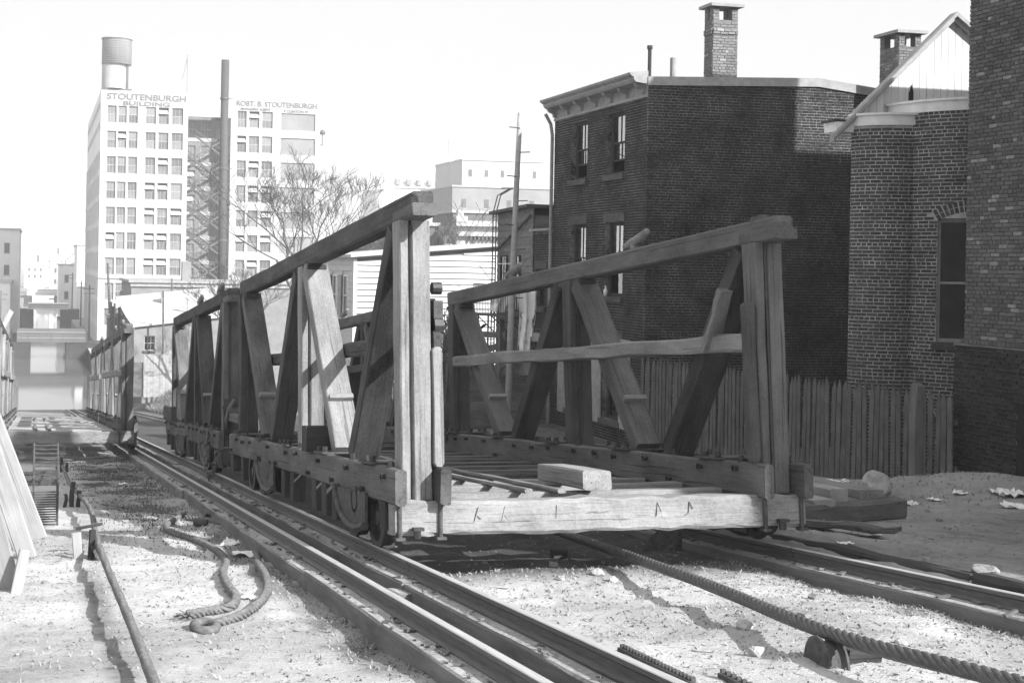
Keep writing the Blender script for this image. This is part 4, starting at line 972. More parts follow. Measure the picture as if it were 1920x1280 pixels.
for k in range(7):
    zt = 23.2 - 4.02 * k
    for (a, b_) in ((.25, 1.75), (2.6, 4.3), (5.2, 6.6)): ih.append((a, b_, zt - 2.7, zt))
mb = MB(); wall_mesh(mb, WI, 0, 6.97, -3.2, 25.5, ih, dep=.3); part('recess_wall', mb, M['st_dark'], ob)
for k in range(7): mb = MB(); mb.bb((23.4, SY + 3.9, 23.2 - 4.02 * k - 3.35), (28.6, SY + 3.98, 23.2 - 4.02 * k - 2.75)); part('spandrel', mb, M['st_wall'], ob)
for i, h in enumerate(ih): office_window(h, WI, i in (6, 9), d=-.2)
for k in range(6):
    z0 = 19.8 - 4.02 * k; fl = MB()
    for (x0, za, x1, zb) in ((24.6, z0 + .7, 30.2, z0 - 3.3), (24.6, z0 - 3.3 + .6, 30.2, z0 + .7)):
        for dy in (.5, 1.3):
            fl.bar((x0, SY + dy, za), (x1, SY + dy, zb), .09, .22); fl.bar((x0, SY + dy, za + .95), (x1, SY + dy, zb + .95), .05, .06)
        if x0 < x1 and za > zb:
            for j in range(14): q = (j + .5) / 14; fl.bb((x0 + (x1 - x0) * q - .12, SY + .5, za + (zb - za) * q - .03), (x0 + (x1 - x0) * q + .12, SY + 1.3, za + (zb - za) * q))
    fl.bb((23.4, SY + .4, z0 - 3.36), (24.7, SY + 2.2, z0 - 3.30))
    for j in range(7): fl.bar((23.45 + j * .2, SY + .42, z0 - 3.3), (23.45 + j * .2, SY + .42, z0 - 2.3), .05)
    fl.bar((23.4, SY + .42, z0 - 2.3), (24.7, SY + .42, z0 - 2.3), .07)
    part('fire_escape', fl, M['far_b'], ob)
# side toward the canal: dark window bands with white spandrels
WSd = Wall((9.46, SY + 54, 0), (0, -1, 0), (-1, 0, 0))
mb = MB(); mb.quad(*[WSd.p(u, v, 0) for u, v in ((0, -14), (54, -14), (54, 27.15), (0, 27.15))]); part('side_wall', mb, M['far_p'], ob)
for k in range(8):
    zt = 17.6 - 4.02 * k; mb = MB(); mb.quad(*[WSd.p(u, v, .06) for u, v in ((.8, zt - 3.0), (52.4, zt - 3.0), (52.4, zt), (.8, zt))]); wn = part('window_band', mb, M['st_side'], ob)
    g = MB()
    for j in range(37): g.box(WSd.p(.8 + j * 1.43, zt - 1.5, .10), (.08 if 1 else 0, .22, 3.0), None)
    for j in range(13): g.box(WSd.p(.8 + j * 4.3, zt - 3.5, .12), (.2, .5, .9), None)
    part('mullion', g, M['far_p'], wn)
for k in range(2):
    for j in range(12): mb = MB(); c = WSd.p(3 + j * 4.3, 21.8 + k * 3.3, .05); mb.box(c, (.05, .9, 1.1)); part('window', mb, M['frame_l'], ob)
text_mesh('STOUTENBURGH', WO, .9, 25.75, 1.32, M['sign'], ob, width=12.6)
text_mesh('BUILDING', WO, 3.5, 24.85 + .02, .92, M['sign'], ob, width=7.4)
text_mesh('ROBT. B. STOUTENBURGH', WO, 21.7, 25.55, 1.15, M['sign'], ob, width=13.3)
text_mesh('MANAGING AGENT', WO, 22.4, 24.87, .58, M['sign'], ob, width=4.9)
text_mesh('9 CLINTON ST.', WO, 29.5, 24.75, .58, M['sign'], ob, width=4.3)
mb = MB(); mb.lathe([(.0, 0), (.42, .05), (.5, .35), (.3, .7), (0, .8)], 12, Matrix.Translation((45.6, SY + .5, 21.4))); mb.tube([(45.6, SY + .5, 19.6), (45.6, SY + .5, 21.5)], .06, 6); mb.tube([(45.0, SY + .5, 19.7), (45.6, SY + .5, 19.7)], .06, 6); part('alarm_bell', mb, M['far_b'], ob)
wtk = thing('water_tank', 'wooden water tank with a conical cap on the roof of the white office building', 'water tank', (12.5, 217, 27.15))
mb = MB(); Tm = Matrix.Translation((12.5, 217.2, 0))
mb.lathe([(0, 33.0), (2.5, 33.0), (2.42, 37.3)], 32, Tm); part('tank', mb, M['tankw'], wtk, smooth=True)
mb = MB(); mb.lathe([(2.62, 37.25), (2.62, 37.4), (.12, 38.7), (0, 39.2)], 32, Tm); part('cap', mb, M['far_w'], wtk)
for z in [33.1 + .36 * k for k in range(12)]: mb = MB(); mb.lathe([(2.50, z), (2.52, z + .04), (2.50, z + .08)], 32, Tm); part('hoop', mb, M['far'], wtk)
mb = MB(); mb.lathe([(2.08, 28.9), (2.08, 32.95)], 32, Matrix.Translation((12.15, 217.2, 0))); part('enclosure', mb, M['far_w'], wtk, smooth=True)
mb = MB()
for (x, y) in ((14.3, 216.2), (14.3, 218.6), (12.3, 219)): mb.bar((x, y, 27.2), (x, y, 33), .26)
mb.bar((10, 217.2, 28.7), (15, 217.2, 28.7), 3.2, .3); mb.bar((14.3, 216.2, 29), (14.3, 218.6, 32.8), .12)
mb.bb((10.4, 215.9, 27.1), (14.6, 218.5, 28.6)); part('stand', mb, M['far_b'], wtk)
fp = thing('flagpole', 'faint flagpole with a furled flag on the roof of the white office building', 'flagpole', (24.2, 215, 26))
mb = MB(); mb.tube([(24.2, 215, 26), (24.2, 215, 35.0)], .07, 6); part('staff', mb, M['far'], fp)
mb = MB(); mb.add([(24.2, 215, 34.8), (24.35, 215.1, 34.9), (23.6, 215.3, 31.2), (23.2, 214.9, 30.2), (23.45, 215, 31.4)], [(0, 1, 2, 3, 4)]); part('flag', mb, M['far'], fp)
sk = thing('smokestack', 'slim iron smokestack rising in front of the white office building', 'smokestack', (21.2, 148.8, -13))
mb = MB(); mb.tube([(21.35, 148.8, -13.2), (21.2, 148.8, 5), (21.2, 148.8, 23.8)], [.52, .49, .46], 20); part('pipe', mb, M['rust'], sk, smooth=True)
for z in (19.2, 11.0, 2.6): mb = MB(); mb.tube([(21.2, 148.8, z), (21.2, 148.8, z + .18)], .55, 20); mb.bar((21.7, 148.8, z + .1), (22.3, 149, z + .1), .08); part('collar', mb, M['far_b'], sk)

# sheds beside the basin
s1 = thing('brick_shed', 'low pale brick shed with a tin roof and one barred window, above the grassy bank', 'shed', (11.3, 104, -10))
WS1 = Wall((7.5, 100, 0), (1, 0, 0), (0, -1, 0)); h1 = [(.75, 1.6, -6.9, -5.75)]
mb = MB(); wall_mesh(mb, WS1, 0, 8.2, -11, -5.0, h1, dep=.25); mb.add([WS1.p(0, -5.0), WS1.p(8.2, -5.0), WS1.p(8.2, -4.0)], [(0, 1, 2)]); mb.quad((15.7, 100, -11), (15.7, 110, -11), (15.7, 110, -3), (15.7, 100, -4)); part('wall', mb, M['shed'], s1)
window(s1, WS1, .75, 1.6, -6.9, -5.75, -.12, M['frame_l'], M['glass_d'], 3, .06, .5, sill=M['stone'])
mb = MB(); mb.add([(7.3, 99.7, -4.97), (15.9, 99.7, -3.93), (15.9, 104, -3.5), (7.0, 104, -4.3), (15.9, 110.5, -2.0), (6.6, 110.5, -3.0)], [(0, 1, 2, 3), (3, 2, 4, 5)]); mb.quad((7.3, 99.7, -5.1), (15.9, 99.7, -4.05), (15.9, 99.7, -3.93), (7.3, 99.7, -4.97)); part('roof', mb, M['roof'], s1)
mb = MB(); mb.add([(7.45, 100, -11), (7.45, 110.4, -11), (7.45, 110.4, -3.1), (7.45, 104, -4.4), (7.45, 100, -5.05)], [(0, 1, 2, 3, 4)]); part('side_wall', mb, M['board'], s1)
mb = MB(); mb.tube([(12.0, 103, -4.1), (12.0, 103, -2.9)], .12, 8); mb.tube([(12.0, 103, -2.95), (12.0, 103, -2.8)], .22, 8); part('flue', mb, M['far_w'], s1)
for x, y_ in ((10.2, 106.5), (13.3, 107.5)): mb = MB(); mb.bb((x, y_, -4), (x + 1.2, y_ + .9, -2.5)); part('roof_hatch', mb, M['roof'], s1)
s2 = thing('workshop', 'long flat roofed brick workshop behind the tin roofed shed', 'building', (14, 138, -13))
mb = MB(); mb.bb((9.4, 130.5, -13.5), (26, 146, -2.1)); part('wall', mb, M['shed'], s2)
mb = MB(); mb.bb((9.1, 130.1, -2.1), (26.3, 146.2, -1.85)); mb.bb((9.3, 130.3, -2.5), (26.1, 130.48, -2.1)); part('roof', mb, M['trim'], s2)
mb = MB(); mb.bb((14.6, 131, -1.85), (15.5, 132, .1)); part('chimney', mb, M['far'], s2)
s3 = thing('timber_shed', 'narrow dark board shed with upright posts at the corner of the white office building', 'shed', (8.8, 142, -13))
for k in range(9):
    mb = MB(); x = 7.85 + k * .22; zt = (-4.4, -4.9, -4.6, -5.6, -5.0, -3.2, -5.4, -5.2, -6.3)[k]; mb.bb((x, 140 + (k % 3) * .6, -13.4), (x + .2, 140.4 + (k % 3) * .6, zt)); part('board', mb, M['board'] if k not in (2, 5) else M['plank'], s3)
mb = MB(); mb.bb((7.8, 142, -13.4), (10.2, 146, -6.2)); part('wall', mb, M['board'], s3)
mb = MB(); mb.bb((7.6, 141.7, -6.2), (10.4, 146.2, -5.9)); part('roof', mb, M['roof'], s3)
pf = thing('hoarding', 'white board panel standing on the bank in front of the pale brick shed', 'panel', (9, 97, -10))
for k in range(9):
    mb = MB(); x = 8.05 + k * .235; mb.bb((x, 97 - .02 * (k % 2), -10.2), (x + .23, 97.05 - .02 * (k % 2), -7.1 + k * .04 + .12 * math.cos(k * .7))); part('board', mb, M['plank'], pf)
mb = MB(); mb.bb((7.1, 97.2, -10.2), (8.0, 97.3, -7.6)); part('gate', mb, M['board'], pf)
for i, (x, y_, zt) in enumerate(((9.55, 98.5, -2.2), (11.6, 112, -1.4))):
    o = thing('scaffold_pole', ('thin knotty pole standing in front of the pale brick shed wall', 'thin pole standing behind the tin roof of the shed')[i], 'pole', (x, y_, -10), group='thin poles by the shed'); mb = MB(); mb.tube([(x, y_, -10.2), (x + .05, y_, -6), (x - .02, y_, zt)], .07, 8); part('shaft', mb, M['timber_mid'], o)
tp = thing('telegraph_pole', 'leaning telegraph pole with a cross arm before the left corner of the office building', 'pole', (8.2, 150, -13))
mb = MB(); mb.tube([(9.2, 150, -13.4), (8.3, 150, -5), (8.0, 150, -.2)], [.2, .16, .12], 8); part('shaft', mb, M['timber_mid'], tp)
mb = MB(); mb.bar((6.8, 150, -2.0), (10, 150, -2.1), .12); mb.bar((8.0, 150, -.4), (8.4, 150, -.9), .08); part('cross_arm', mb, M['timber_mid'], tp)

# canal walls and bridges
for sx, lab in ((1, 'stone canal wall with a pale coping along the right side of the basin'), (-1, 'dark stone canal wall along the left side of the basin')):
    w = thing('canal_wall', lab, 'wall', (sx * 6, 150, -14))
    x0, x1 = (7.62, 8.2) if sx > 0 else (-4.95, -4.35)
    mb = MB(); mb.bb((x0, 114, -16.4), (x1, 203.5, -13.15)); part('wall', mb, M['far_d'], w)
    for k in range(30): mb = MB(); mb.bb((x0 - .05, 114 + k * 2.98, -13.14), (x1 + .05, 116.95 + k * 2.98, -12.92)); part('coping', mb, M['st_wall'] if sx > 0 else M['far'], w)
def bridge(y, zt, zb, xa, xb, oa, obx, lab, mt):
    b_ = thing('canal_bridge', lab, 'bridge', ((oa + obx) / 2, y, WATER))
    mb = MB(); mb.bb((xa, y, zb), (xb, y + 6, zt)); part('girder', mb, mt, b_)
    n = int((xb - xa) / 1.6)
    for k in range(n + 1): mb = MB(); x = xa + (xb - xa) * k / n; mb.bb((x - .07, y - .08, zb), (x + .07, y - .004, zt - .35)); part('stiffener', mb, mt, b_)
    mb = MB(); mb.bb((xa - .05, y - .12, zt - .34), (xb + .05, y - .004, zt - .2)); mb.bb((xa, y - .06, zb + (zt - zb) * .33), (xb, y - .004, zb + (zt - zb) * .4)); part('flange', mb, M['far'], b_)
    for (a, e) in ((xa - 2.5, oa), (obx, xb + 2.5)): mb = MB(); mb.bb((a, y + .1, -16.4), (e, y + 6, zb - .02)); part('abutment', mb, M['far_d'], b_)
bridge(192, -10.35, -12.1, -2.7, 7.2, -.75, 4.35, 'nearest plate girder bridge over the canal', M['far_b'])
bridge(292, -9.7, -11.0, -1.9, 7.0, -.6, 5.3, 'second bridge over the canal, seen above the nearest one', M['far_p'])
bridge(455, -10.2, -12.4, -3, 8.2, -1.5, 6.0, 'farthest pale bridge over the canal', M['far_p'])
for (nm, lab, x0, x1, y, z1, mt, cat) in (
    ('warehouse', 'faint grey warehouse at the left edge beyond the canal', -22, -3.4, 250, 5.6, 'far_p', 'building'),
    ('warehouse', 'dark low warehouse under the faint grey one at the left edge', -14, -4.6, 232, -4.2, 'far_p', 'building'),
    ('canal_house', 'pale gabled house on the right bank between the far bridges', 5.4, 9.3, 330, -1.2, 'far_p', 'building'),
    ('factory', 'pale factory wall just left of the white office building', 9.0, 20, 300, 3.4, 'far_p', 'building'),
    ('factory', 'faint narrow factory farther along the right bank', 4.8, 9, 500, -.5, 'far_p', 'building'),
    ('brick_block', 'long faint brick block right of the distant hotel', 83.5, 128, 252, 16.6, 'far', 'building'),
    ('brick_block', 'taller faint block with a worn wall sign above the long brick block', 112, 135, 330, 29, 'far_w', 'building'),
    ('gabled_block', 'dark distant house with a slanting roofline behind the white cornice', 53.5, 66, 161, 7.2, 'far_b', 'building'),
    ('brick_block', 'narrow dark brick building left of the painted wall sign', 37.0, 40.3, 126, 4.2, 'far_b', 'building')):
    o = thing(nm, lab, cat, ((x0 + x1) / 2, y, -13))
    mb = MB(); mb.bb((x0, y, -14), (x1, y + 24, z1)); part('wall', mb, M[mt], o)
    mb = MB(); mb.bb((x0 - .2, y - .25, z1), (x1 + .2, y + 24.2, z1 + .35)); part('roof_edge', mb, M['far_w'], o)
    W_ = Wall((x0, y, 0), (1, 0, 0), (0, -1, 0)); n = max(1, int((x1 - x0) / 4.6)); stp = 4.2
    for k in range(n):
        z = z1 - 3.4
        while z > max(-11, z1 - 13):
            u = (k + .5) * (x1 - x0) / n; mb = MB(); mb.box(W_.p(u, z, .0), (1.0, .1, 1.9)); wd = part('window', mb, M['far_b'] if mt != 'far_b' else M['frame_l'], o); z -= stp
            g = MB(); q = mb = MB(); mb.box(W_.p(u, z + stp - 1.02, .04), (1.25, .16, .18)); part('sill', mb, M['far_w'], wd)
# houses, poles and a derrick along the far canal banks
rr = random.Random(12)
for i, (x, y, w, h, lab) in enumerate(((-13.5, 300, 7, 9, 'pale gabled house on the left bank by the second bridge'), (-12, 345, 6, 12, 'tall narrow gabled house on the left bank behind the second bridge'), (-14, 410, 8, 8, 'low gabled house far along the left bank'), (9.4, 370, 7, 10, 'gabled house on the right bank beyond the second bridge'), (9.6, 440, 8, 13, 'taller gabled house on the right bank near the farthest bridge'), (-6, 620, 9, 10, 'faint house at the very end of the canal corridor'), (4, 700, 10, 14, 'faint tall house closing the canal corridor'))):
    o = thing('gabled_house', lab, 'house', (x + w / 2, y, -13)); zt = -13 + h
    mb = MB(); mb.bb((x, y, -14), (x + w, y + 14, zt)); mb.add([(x, y, zt), (x + w, y, zt), (x + w / 2, y, zt + w * .4)], [(0, 1, 2)]); part('wall', mb, M['far_p'], o)
    mb = MB(); mb.add([(x - .3, y - .3, zt - .2), (x + w / 2, y - .3, zt + w * .42), (x + w + .3, y - .3, zt - .2), (x - .3, y + 14, zt - .2), (x + w / 2, y + 14, zt + w * .42), (x + w + .3, y + 14, zt - .2)], [(0, 1, 4, 3), (1, 2, 5, 4)]); rf = part('roof', mb, M['far'], o)
    mb = MB(); mb.bb((x + w * .65, y + 5, zt), (x + w * .65 + .9, y + 5.9, zt + w * .4 + 1.6)); part('chimney', mb, M['far_b'], rf)
    for k in range(3):
        for q in range(2): mb = MB(); u_ = x + w * (.2 + .3 * k); z_ = zt - 2.4 - q * 3.2; mb.bb((u_, y - .08, z_), (u_ + 1.0, y - .002, z_ + 1.7)); part('window', mb, M['far_b'], o)
for i, (x, y, h) in enumerate(((8.6, 215, 9), (8.8, 262, 9), (-5.6, 210, 8), (-5.4, 275, 9), (8.7, 325, 10))):
    o = thing('telegraph_pole', ('telegraph pole on the right bank just past the nearest bridge', 'second telegraph pole along the right bank by the white office building', 'telegraph pole on the left bank past the nearest bridge', 'second telegraph pole along the left bank', 'farthest telegraph pole on the right bank')[i], 'pole', (x, y, -13)); mb = MB(); mb.tube([(x, y, -13.4), (x, y, -13 + h)], [.17, .11], 8); part('shaft', mb, M['far_b'], o); mb = MB(); mb.bar((x - 1.1, y, -13.6 + h), (x + 1.1, y, -13.6 + h), .13); mb.bar((x - .9, y, -14.4 + h), (x + .9, y, -14.4 + h), .13); part('cross_arm', mb, M['far_b'], o)
o = thing('derrick_boom', 'pale timber boom leaning up from the left edge over the left bank', 'boom', (-9, 120, -12)); mb = MB(); mb.bar(aty(-12, 640, 118), aty(19, 582, 119), .55, .5); part('boom', mb, M['plank'], o); mb = MB(); mb.bar(aty(-12, 640, 118) , (aty(-12, 640, 118).x, 118, -13), .5); part('mast', mb, M['plank'], o)
o = thing('iron_fence', 'open iron fence on the left bank before the nearest bridge', 'fence', (-8, 150, -12))
for k in range(9): mb = MB(); x = -10.6 + k * .7; mb.tube([(x, 150, -13.2), (x, 150, -9.4)], .05, 5); part('bar', mb, M['far_b'], o)
for z in (-9.6, -10.8, -12): mb = MB(); mb.tube([(-10.6, 150, z), (-4.9, 150, z)], .05, 5); part('fence_rail', mb, M['far_b'], o)
wb = thing('corniced_building', 'white building with a bracketed cornice seen over the clapboard house roof', 'building', (46, 126, -8))
mb = MB(); mb.bb((41.6, 124, -9), (56, 140, 4.3)); part('wall', mb, M['far_w'], wb)
mb = MB(); mb.bb((41.4, 123.4, 3.2), (56, 124, 3.5)); mb.bb((41.3, 123.3, 4.2), (56, 124, 4.75)); mb.bb((41.3, 123.2, 4.6), (42.5, 124.4, 5.2)); mb.bb((41.6, 123.6, 5.2), (42.2, 124.2, 5.8)); part('cornice', mb, M['far_w'], wb)
for k in range(16): mb = MB(); mb.bb((42.9 + k * .42, 123.5, 2.85), (43.1 + k * .42, 123.99, 3.19)); part('bracket', mb, M['far_b'], wb)
for k in range(6): mb = MB(); x = 43.2 + k * 1.05; mb.bb((x, 123.95, .2), (x + .72, 123.999, 1.95)); part('window', mb, M['far'], wb)
sg = thing('painted_wall_sign', 'brick wall with a lettered sign beside the white corniced building', 'sign', (41, 125, 0))
mb = MB(); mb.bb((40.35, 124.4, -8), (41.35, 128, 3.0)); mb.bb((40.35, 124.38, 3.0), (41.35, 126, 3.2)); part('wall', mb, M['far_b'], sg)
WSg = Wall((40.35, 124.38, 0), (1, 0, 0), (0, -1, 0))
text_mesh('GROEDEL', WSg, .06, 1.75, .95, M['white'], sg, d=.02, width=.88); text_mesh('COMPANY', WSg, .06, .35, .95, M['white'], sg, d=.02, width=.88)
for x in (37.6, 39.0): o = thing('chimney_stack', 'short white chimney %s the painted wall sign' % ('farther left of' if x < 38 else 'just left of'), 'chimney', (x, 126, 4)); mb = MB(); mb.bb((x, 126.1, 4.2), (x + .7, 126.8, 5.6)); part('stack', mb, M['far_w'], o); mb = MB(); mb.bb((x - .1, 126, 5.6), (x + .8, 126.9, 5.8)); part('cap', mb, M['far_w'], o)
# distant hotel with steep roofs and turrets
ht = thing('hotel', 'very faint grand building with steep roofs and a turret beyond the bare tree', 'building', (145, 470, -10))
hx0, hx1, hy = 131, 166, 470
mb = MB(); mb.bb((hx0, hy, -14), (hx1, hy + 40, 30)); part('wall', mb, M['far_p'], ht)
mb = MB(); mb.add([(hx0 - 1, hy - 1, 30), (hx1 + 1, hy - 1, 30), (hx1 + 1, hy + 41, 30), (hx0 - 1, hy + 41, 30), (hx0 + 13, hy + 8, 40), (hx1 - 9, hy + 8, 39), (hx1 - 9, hy + 30, 39), (hx0 + 13, hy + 30, 40)], [(0, 1, 5, 4), (1, 2, 6, 5), (2, 3, 7, 6), (3, 0, 4, 7), (4, 5, 6, 7)]); part('roof', mb, M['far_p'], ht)
mb = MB(); mb.lathe([(3.6, -10), (3.6, 28), (4.2, 29), (.1, 37)], 12, Matrix.Translation((hx0 - 2, hy + 1, 0))); part('turret', mb, M['far_p'], ht)
for k in range(8): mb = MB(); x = hx0 + 2 + k * 4.2; mb.bb((x, hy - 1.5, 31), (x + 1.8, hy + 1, 33.2)); part('dormer', mb, M['far'], ht)
for k in range(6): mb = MB(); x = hx0 + 2 + k * 5.4; mb.bb((x, hy - .2, 22), (x + 1.6, hy - .01, 25.4)); part('window', mb, M['far'], ht)
for x in (hx1 - 4, hx1 - 9): mb = MB(); mb.bb((x, hy + 8, 36), (x + 1.6, hy + 10, 50)); part('chimney', mb, M['far_p'], ht)

# ------------------------------------------------------------------ bare trees
def bare_tree(name, label, base, h, spread, seed, limbs, depth, r0, cat='tree', group=None):
    rnd = random.Random(seed); o = thing(name, label, cat, base, group=group); base = Vector(base)
    tk = MB(); br = MB()
    def grow(p, d, L, r, lv, mb):
        n = 4; pts = [p]; q = d.copy()
        for i in range(n):
            q = (q + Vector((rnd.uniform(-.16, .16), rnd.uniform(-.16, .16), rnd.uniform(-.06, .14)))).normalized(); pts.append(pts[-1] + q * (L / n))
        r1 = max(r * .62, .011 if lv > 0 else .008)
        mb.tube(pts, [r + (r1 - r) * i / n for i in range(n + 1)], 6 if r > .04 else 4 if r > .015 else 3, cap=False)
        if lv <= 0: return
        k = rnd.choice((2, 3, 3)) if lv > 1 else rnd.choice((2, 3, 4))
        for j in range(k):
            at_ = pts[rnd.choice((2, 3, 4)) if j else 4]; ax = Vector((rnd.uniform(-1, 1), rnd.uniform(-1, 1), rnd.uniform(-.3, .5))).normalized()
            nd = (q + ax * rnd.uniform(.45, .95)).normalized(); grow(at_, nd, L * rnd.uniform(.56, .8), max(r1 * rnd.uniform(.65, .95), .012), lv - 1, br)
    top = base + Vector((.1, 0, h * .42)); tk.tube([base, base + Vector((.05, 0, h * .2)), top], [r0 * 1.25, r0, r0 * .85], 10)
    for j in range(limbs):
        a = 2 * math.pi * j / limbs + rnd.uniform(-.4, .4); d = Vector((math.cos(a) * spread, math.sin(a) * spread * .8, 1)).normalized(); grow(top, d, h * rnd.uniform(.22, .30), r0 * .55, depth, tk)
    part('trunk', tk, M['bark'], o); part('crown', br, M['bark'], o); return o
bare_tree('bare_tree', 'large leafless tree spreading its branches in front of the white office building', (15.3, 73.5, -8.2), 13.2, .62, 3, 6, 6, .22)
bare_tree('bare_tree', 'smaller leafless tree seen low through the nearest truss of the timber car', (14.0, 92, -9.6), 9.0, .8, 12, 6, 5, .16)
bare_tree('bare_tree', 'leafless tree whose branches show between top beam and clapboard roof', (20.2, 66, -7.5), 9.5, .5, 23, 5, 5, .15)
bare_tree('bare_bush', 'thin bare bush against the white clapboard wall', (12.6, 38.6, -5.3), 3.6, .55, 31, 7, 4, .03, cat='bush')

# ------------------------------------------------------------------ cables, rope, timber and litter in the foreground
def smooth_path(pts, step):
    P = [Vector(p) for p in pts]; out = []
    for i in range(len(P) - 1):
        a, b_, c, d = P[max(i - 1, 0)], P[i], P[i + 1], P[min(i + 2, len(P) - 1)]; n = max(1, int((c - b_).length / step))
        for k in range(n):
            t = k / n; out.append(.5 * ((2 * b_) + (c - a) * t + (2 * a - 5 * b_ + 4 * c - d) * t * t + (3 * b_ - a - 3 * c + d) * t ** 3))
    out.append(P[-1]); return out
def strands(path, Rr, n, pitch, seg=14, sides=5):
    pts = smooth_path(path, pitch / seg); mb = MB(); fr = []; prev = None; s_ = 0; ss = [0]
    for i in range(len(pts)):
        a = (pts[min(i + 1, len(pts) - 1)] - pts[max(i - 1, 0)]).normalized()
        b_ = Vector((0, 0, 1)).cross(a).normalized() if prev is None else (prev - a * prev.dot(a)).normalized(); prev = b_; fr.append((b_, a.cross(b_)))
        if i: s_ += (pts[i] - pts[i - 1]).length; ss.append(s_)
    rs = Rr * .40 if n <= 6 else Rr * .30
    for k in range(n):
        hp = []
        for p, (b_, c), q in zip(pts, fr, ss):
            an = 2 * math.pi * (k / n + q / pitch); hp.append(p + (b_ * math.cos(an) + c * math.sin(an)) * (Rr - rs))
        mb.tube(hp, rs, sides, cap=True)
    mb.tube(pts[::3] + [pts[-1]], Rr * .46, 6)
    return mb
def gp(px, py, up=0.0):
    """the ground point seen at this place of the photograph"""
    r = ray(px, py); k = 1.0
    for i in range(4000):
        p = r * k
        if p.z <= G(p.x, p.y) + up: break
        k += .01 if k < 30 else .1
    return r * k
wr = strands([inc(5.95, 19, .02), inc(5.82, 14.05, -.08), inc(5.5, 10.2, -.10), inc(5.16, 7.75, -.10), inc(5.17, 6.2, -.07), inc(5.2, 3.2, -.02)], .052, 6, .46)
tag(wr.build('haulage_cable', M['wire'], smooth=True), 'thick twisted wire cable running from under the timber car over the sheave', 'cable')
lw = strands([inc(.62, 33, -.12), inc(.63, 24, -.13), inc(.76, 18.2, -.10), inc(.70, 14.8, -.11), inc(.68, 12.4, -.12), inc(.69, 9.5, -.13), inc(.695, 7.4, -.16), inc(.70, 4.0, -.19)], .037, 6, .30, seg=10, sides=4)
tag(lw.build('haulage_cable', M['rope'], smooth=True), 'long smooth cable running down the left track past the wooden stakes', 'cable')
def rope(px_pts, r, label, pitch=.26, mat='rope'):
    pts = [gp(x, y) + Vector((0, 0, r * .8)) for x, y in px_pts]
    return tag(strands(pts, r, 4, pitch, 10, 6).build('loose_rope', M[mat], smooth=True), label, 'rope')
rope([(345, 968), (312, 990), (325, 1003), (365, 1016), (405, 1036), (424, 1058), (418, 1080), (428, 1105), (442, 1124), (436, 1142), (408, 1150), (370, 1157), (352, 1161)], .042, 'frayed loose rope end lying nearer the left, curving over the pale ground')
ro = [(348, 975), (380, 978), (420, 985), (452, 1000), (474, 1022), (482, 1044), (484, 1062), (497, 1084), (502, 1108), (494, 1128), (470, 1150), (440, 1166), (402, 1178)]
rope(ro, .042, 'loose rope with an eye at its end, curving beside the left rail')
eye = gp(384, 1182); mb = MB(); mb.tube([eye + Vector((math.cos(q) * .085, math.sin(q) * .12, .035)) for q in [2 * math.pi * k / 18 for k in range(19)]], .036, 8, cap=False); tag(mb.build('rope_eye', M['rope'], smooth=True), 'eye splice at the tip of the loose rope', 'rope')
rope([(160, 944), (200, 948), (250, 955), (300, 962), (344, 968)], .016, 'thin rope trailing from the cable stake to the loose rope', .08)
fr = MB(); e = gp(355, 1160)
for k in range(40): a = random.uniform(2.4, 4.6); l = random.uniform(.04, .14); fr.tube([e + Vector((0, 0, .03)), e + Vector((math.cos(a) * l, math.sin(a) * l * 1.4, random.uniform(.0, .06)))], .006, 3)
tag(fr.build('frayed_strands', M['rope']), 'frayed strands at the tip of the left loose rope', 'rope')
# sheave under the cable
sv = gp(1545, 1236); shv = thing('cable_sheave', 'half buried iron sheave carrying the twisted cable', 'sheave', sv)
ax = Matrix.Translation((5.10, inc(5.1, 7.72, 0).y, inc(5.1, 7.72, -.30).z)) @ Matrix.Rotation(R(-8), 4, 'Z') @ Matrix.Rotation(math.pi / 2, 4, 'Y')
mb = MB(); mb.lathe([(0, -.055), (.165, -.055), (.185, -.05), (.185, -.035), (.15, -.02), (.145, .02), (.15, .05), (.185, .07), (.185, .085), (.16, .09), (0, .09)], 32, ax); part('wheel', mb, M['rust'], shv)
mb = MB(); p_ = ax @ Vector((0, 0, .09)); mb.box(p_ + Vector((.16, .02, .03)), (.24, .16, .12), Matrix.Rotation(.15, 3, 'Y')); part('bearing_block', mb, M['timber_dark'], shv)
# wooden stakes guiding the left cable
for i, (px, py, hh, lab) in enumerate(((134, 950, .48, 'dark split stake beside the left cable, nearer the rope'), (116, 885, .4, 'small dark stake beside the left cable near the far pale beam'))):
    p = gp(px, py); o = thing('cable_stake', lab, 'stake', p, group='stakes beside the left cable')
    for dx, h, w in ((0, hh * .8, .07), (.10, hh * .5, .06), (-.10, hh * .4, .05)):
        beam('stake', Vector((dx, .02, -.05)), Vector((dx + random.uniform(-.03, .03), .02, h)), w, .12, M['timber_dark'], o, up=(0, 1, 0), jit=.01, seg=3)
p = gp(165, 1050); o = thing('pulley_stand', 'small broken wooden pulley stand under the left cable', 'pulley stand', p)
beam('cheek', (-.10, .0, -.03), (-.13, .0, .30), .10, .05, M['plank'], o, up=(0, 1, 0)); beam('cheek', (.03, .02, -.03), (.05, .03, .32), .07, .05, M['timber_dark'], o, up=(0, 1, 0))
beam('cross_piece', (-.13, .22, .30), (.16, .22, .34), .05, .03, M['timber_dark'], o); mb = MB(); mb.lathe([(0, -.03), (.13, -.03), (.10, 0), (.13, .03), (0, .03)], 16, Matrix.Translation((.10, .05, .08)) @ Matrix.Rotation(R(60), 4, 'Y')); mb.build('roller', M['rust'], o)

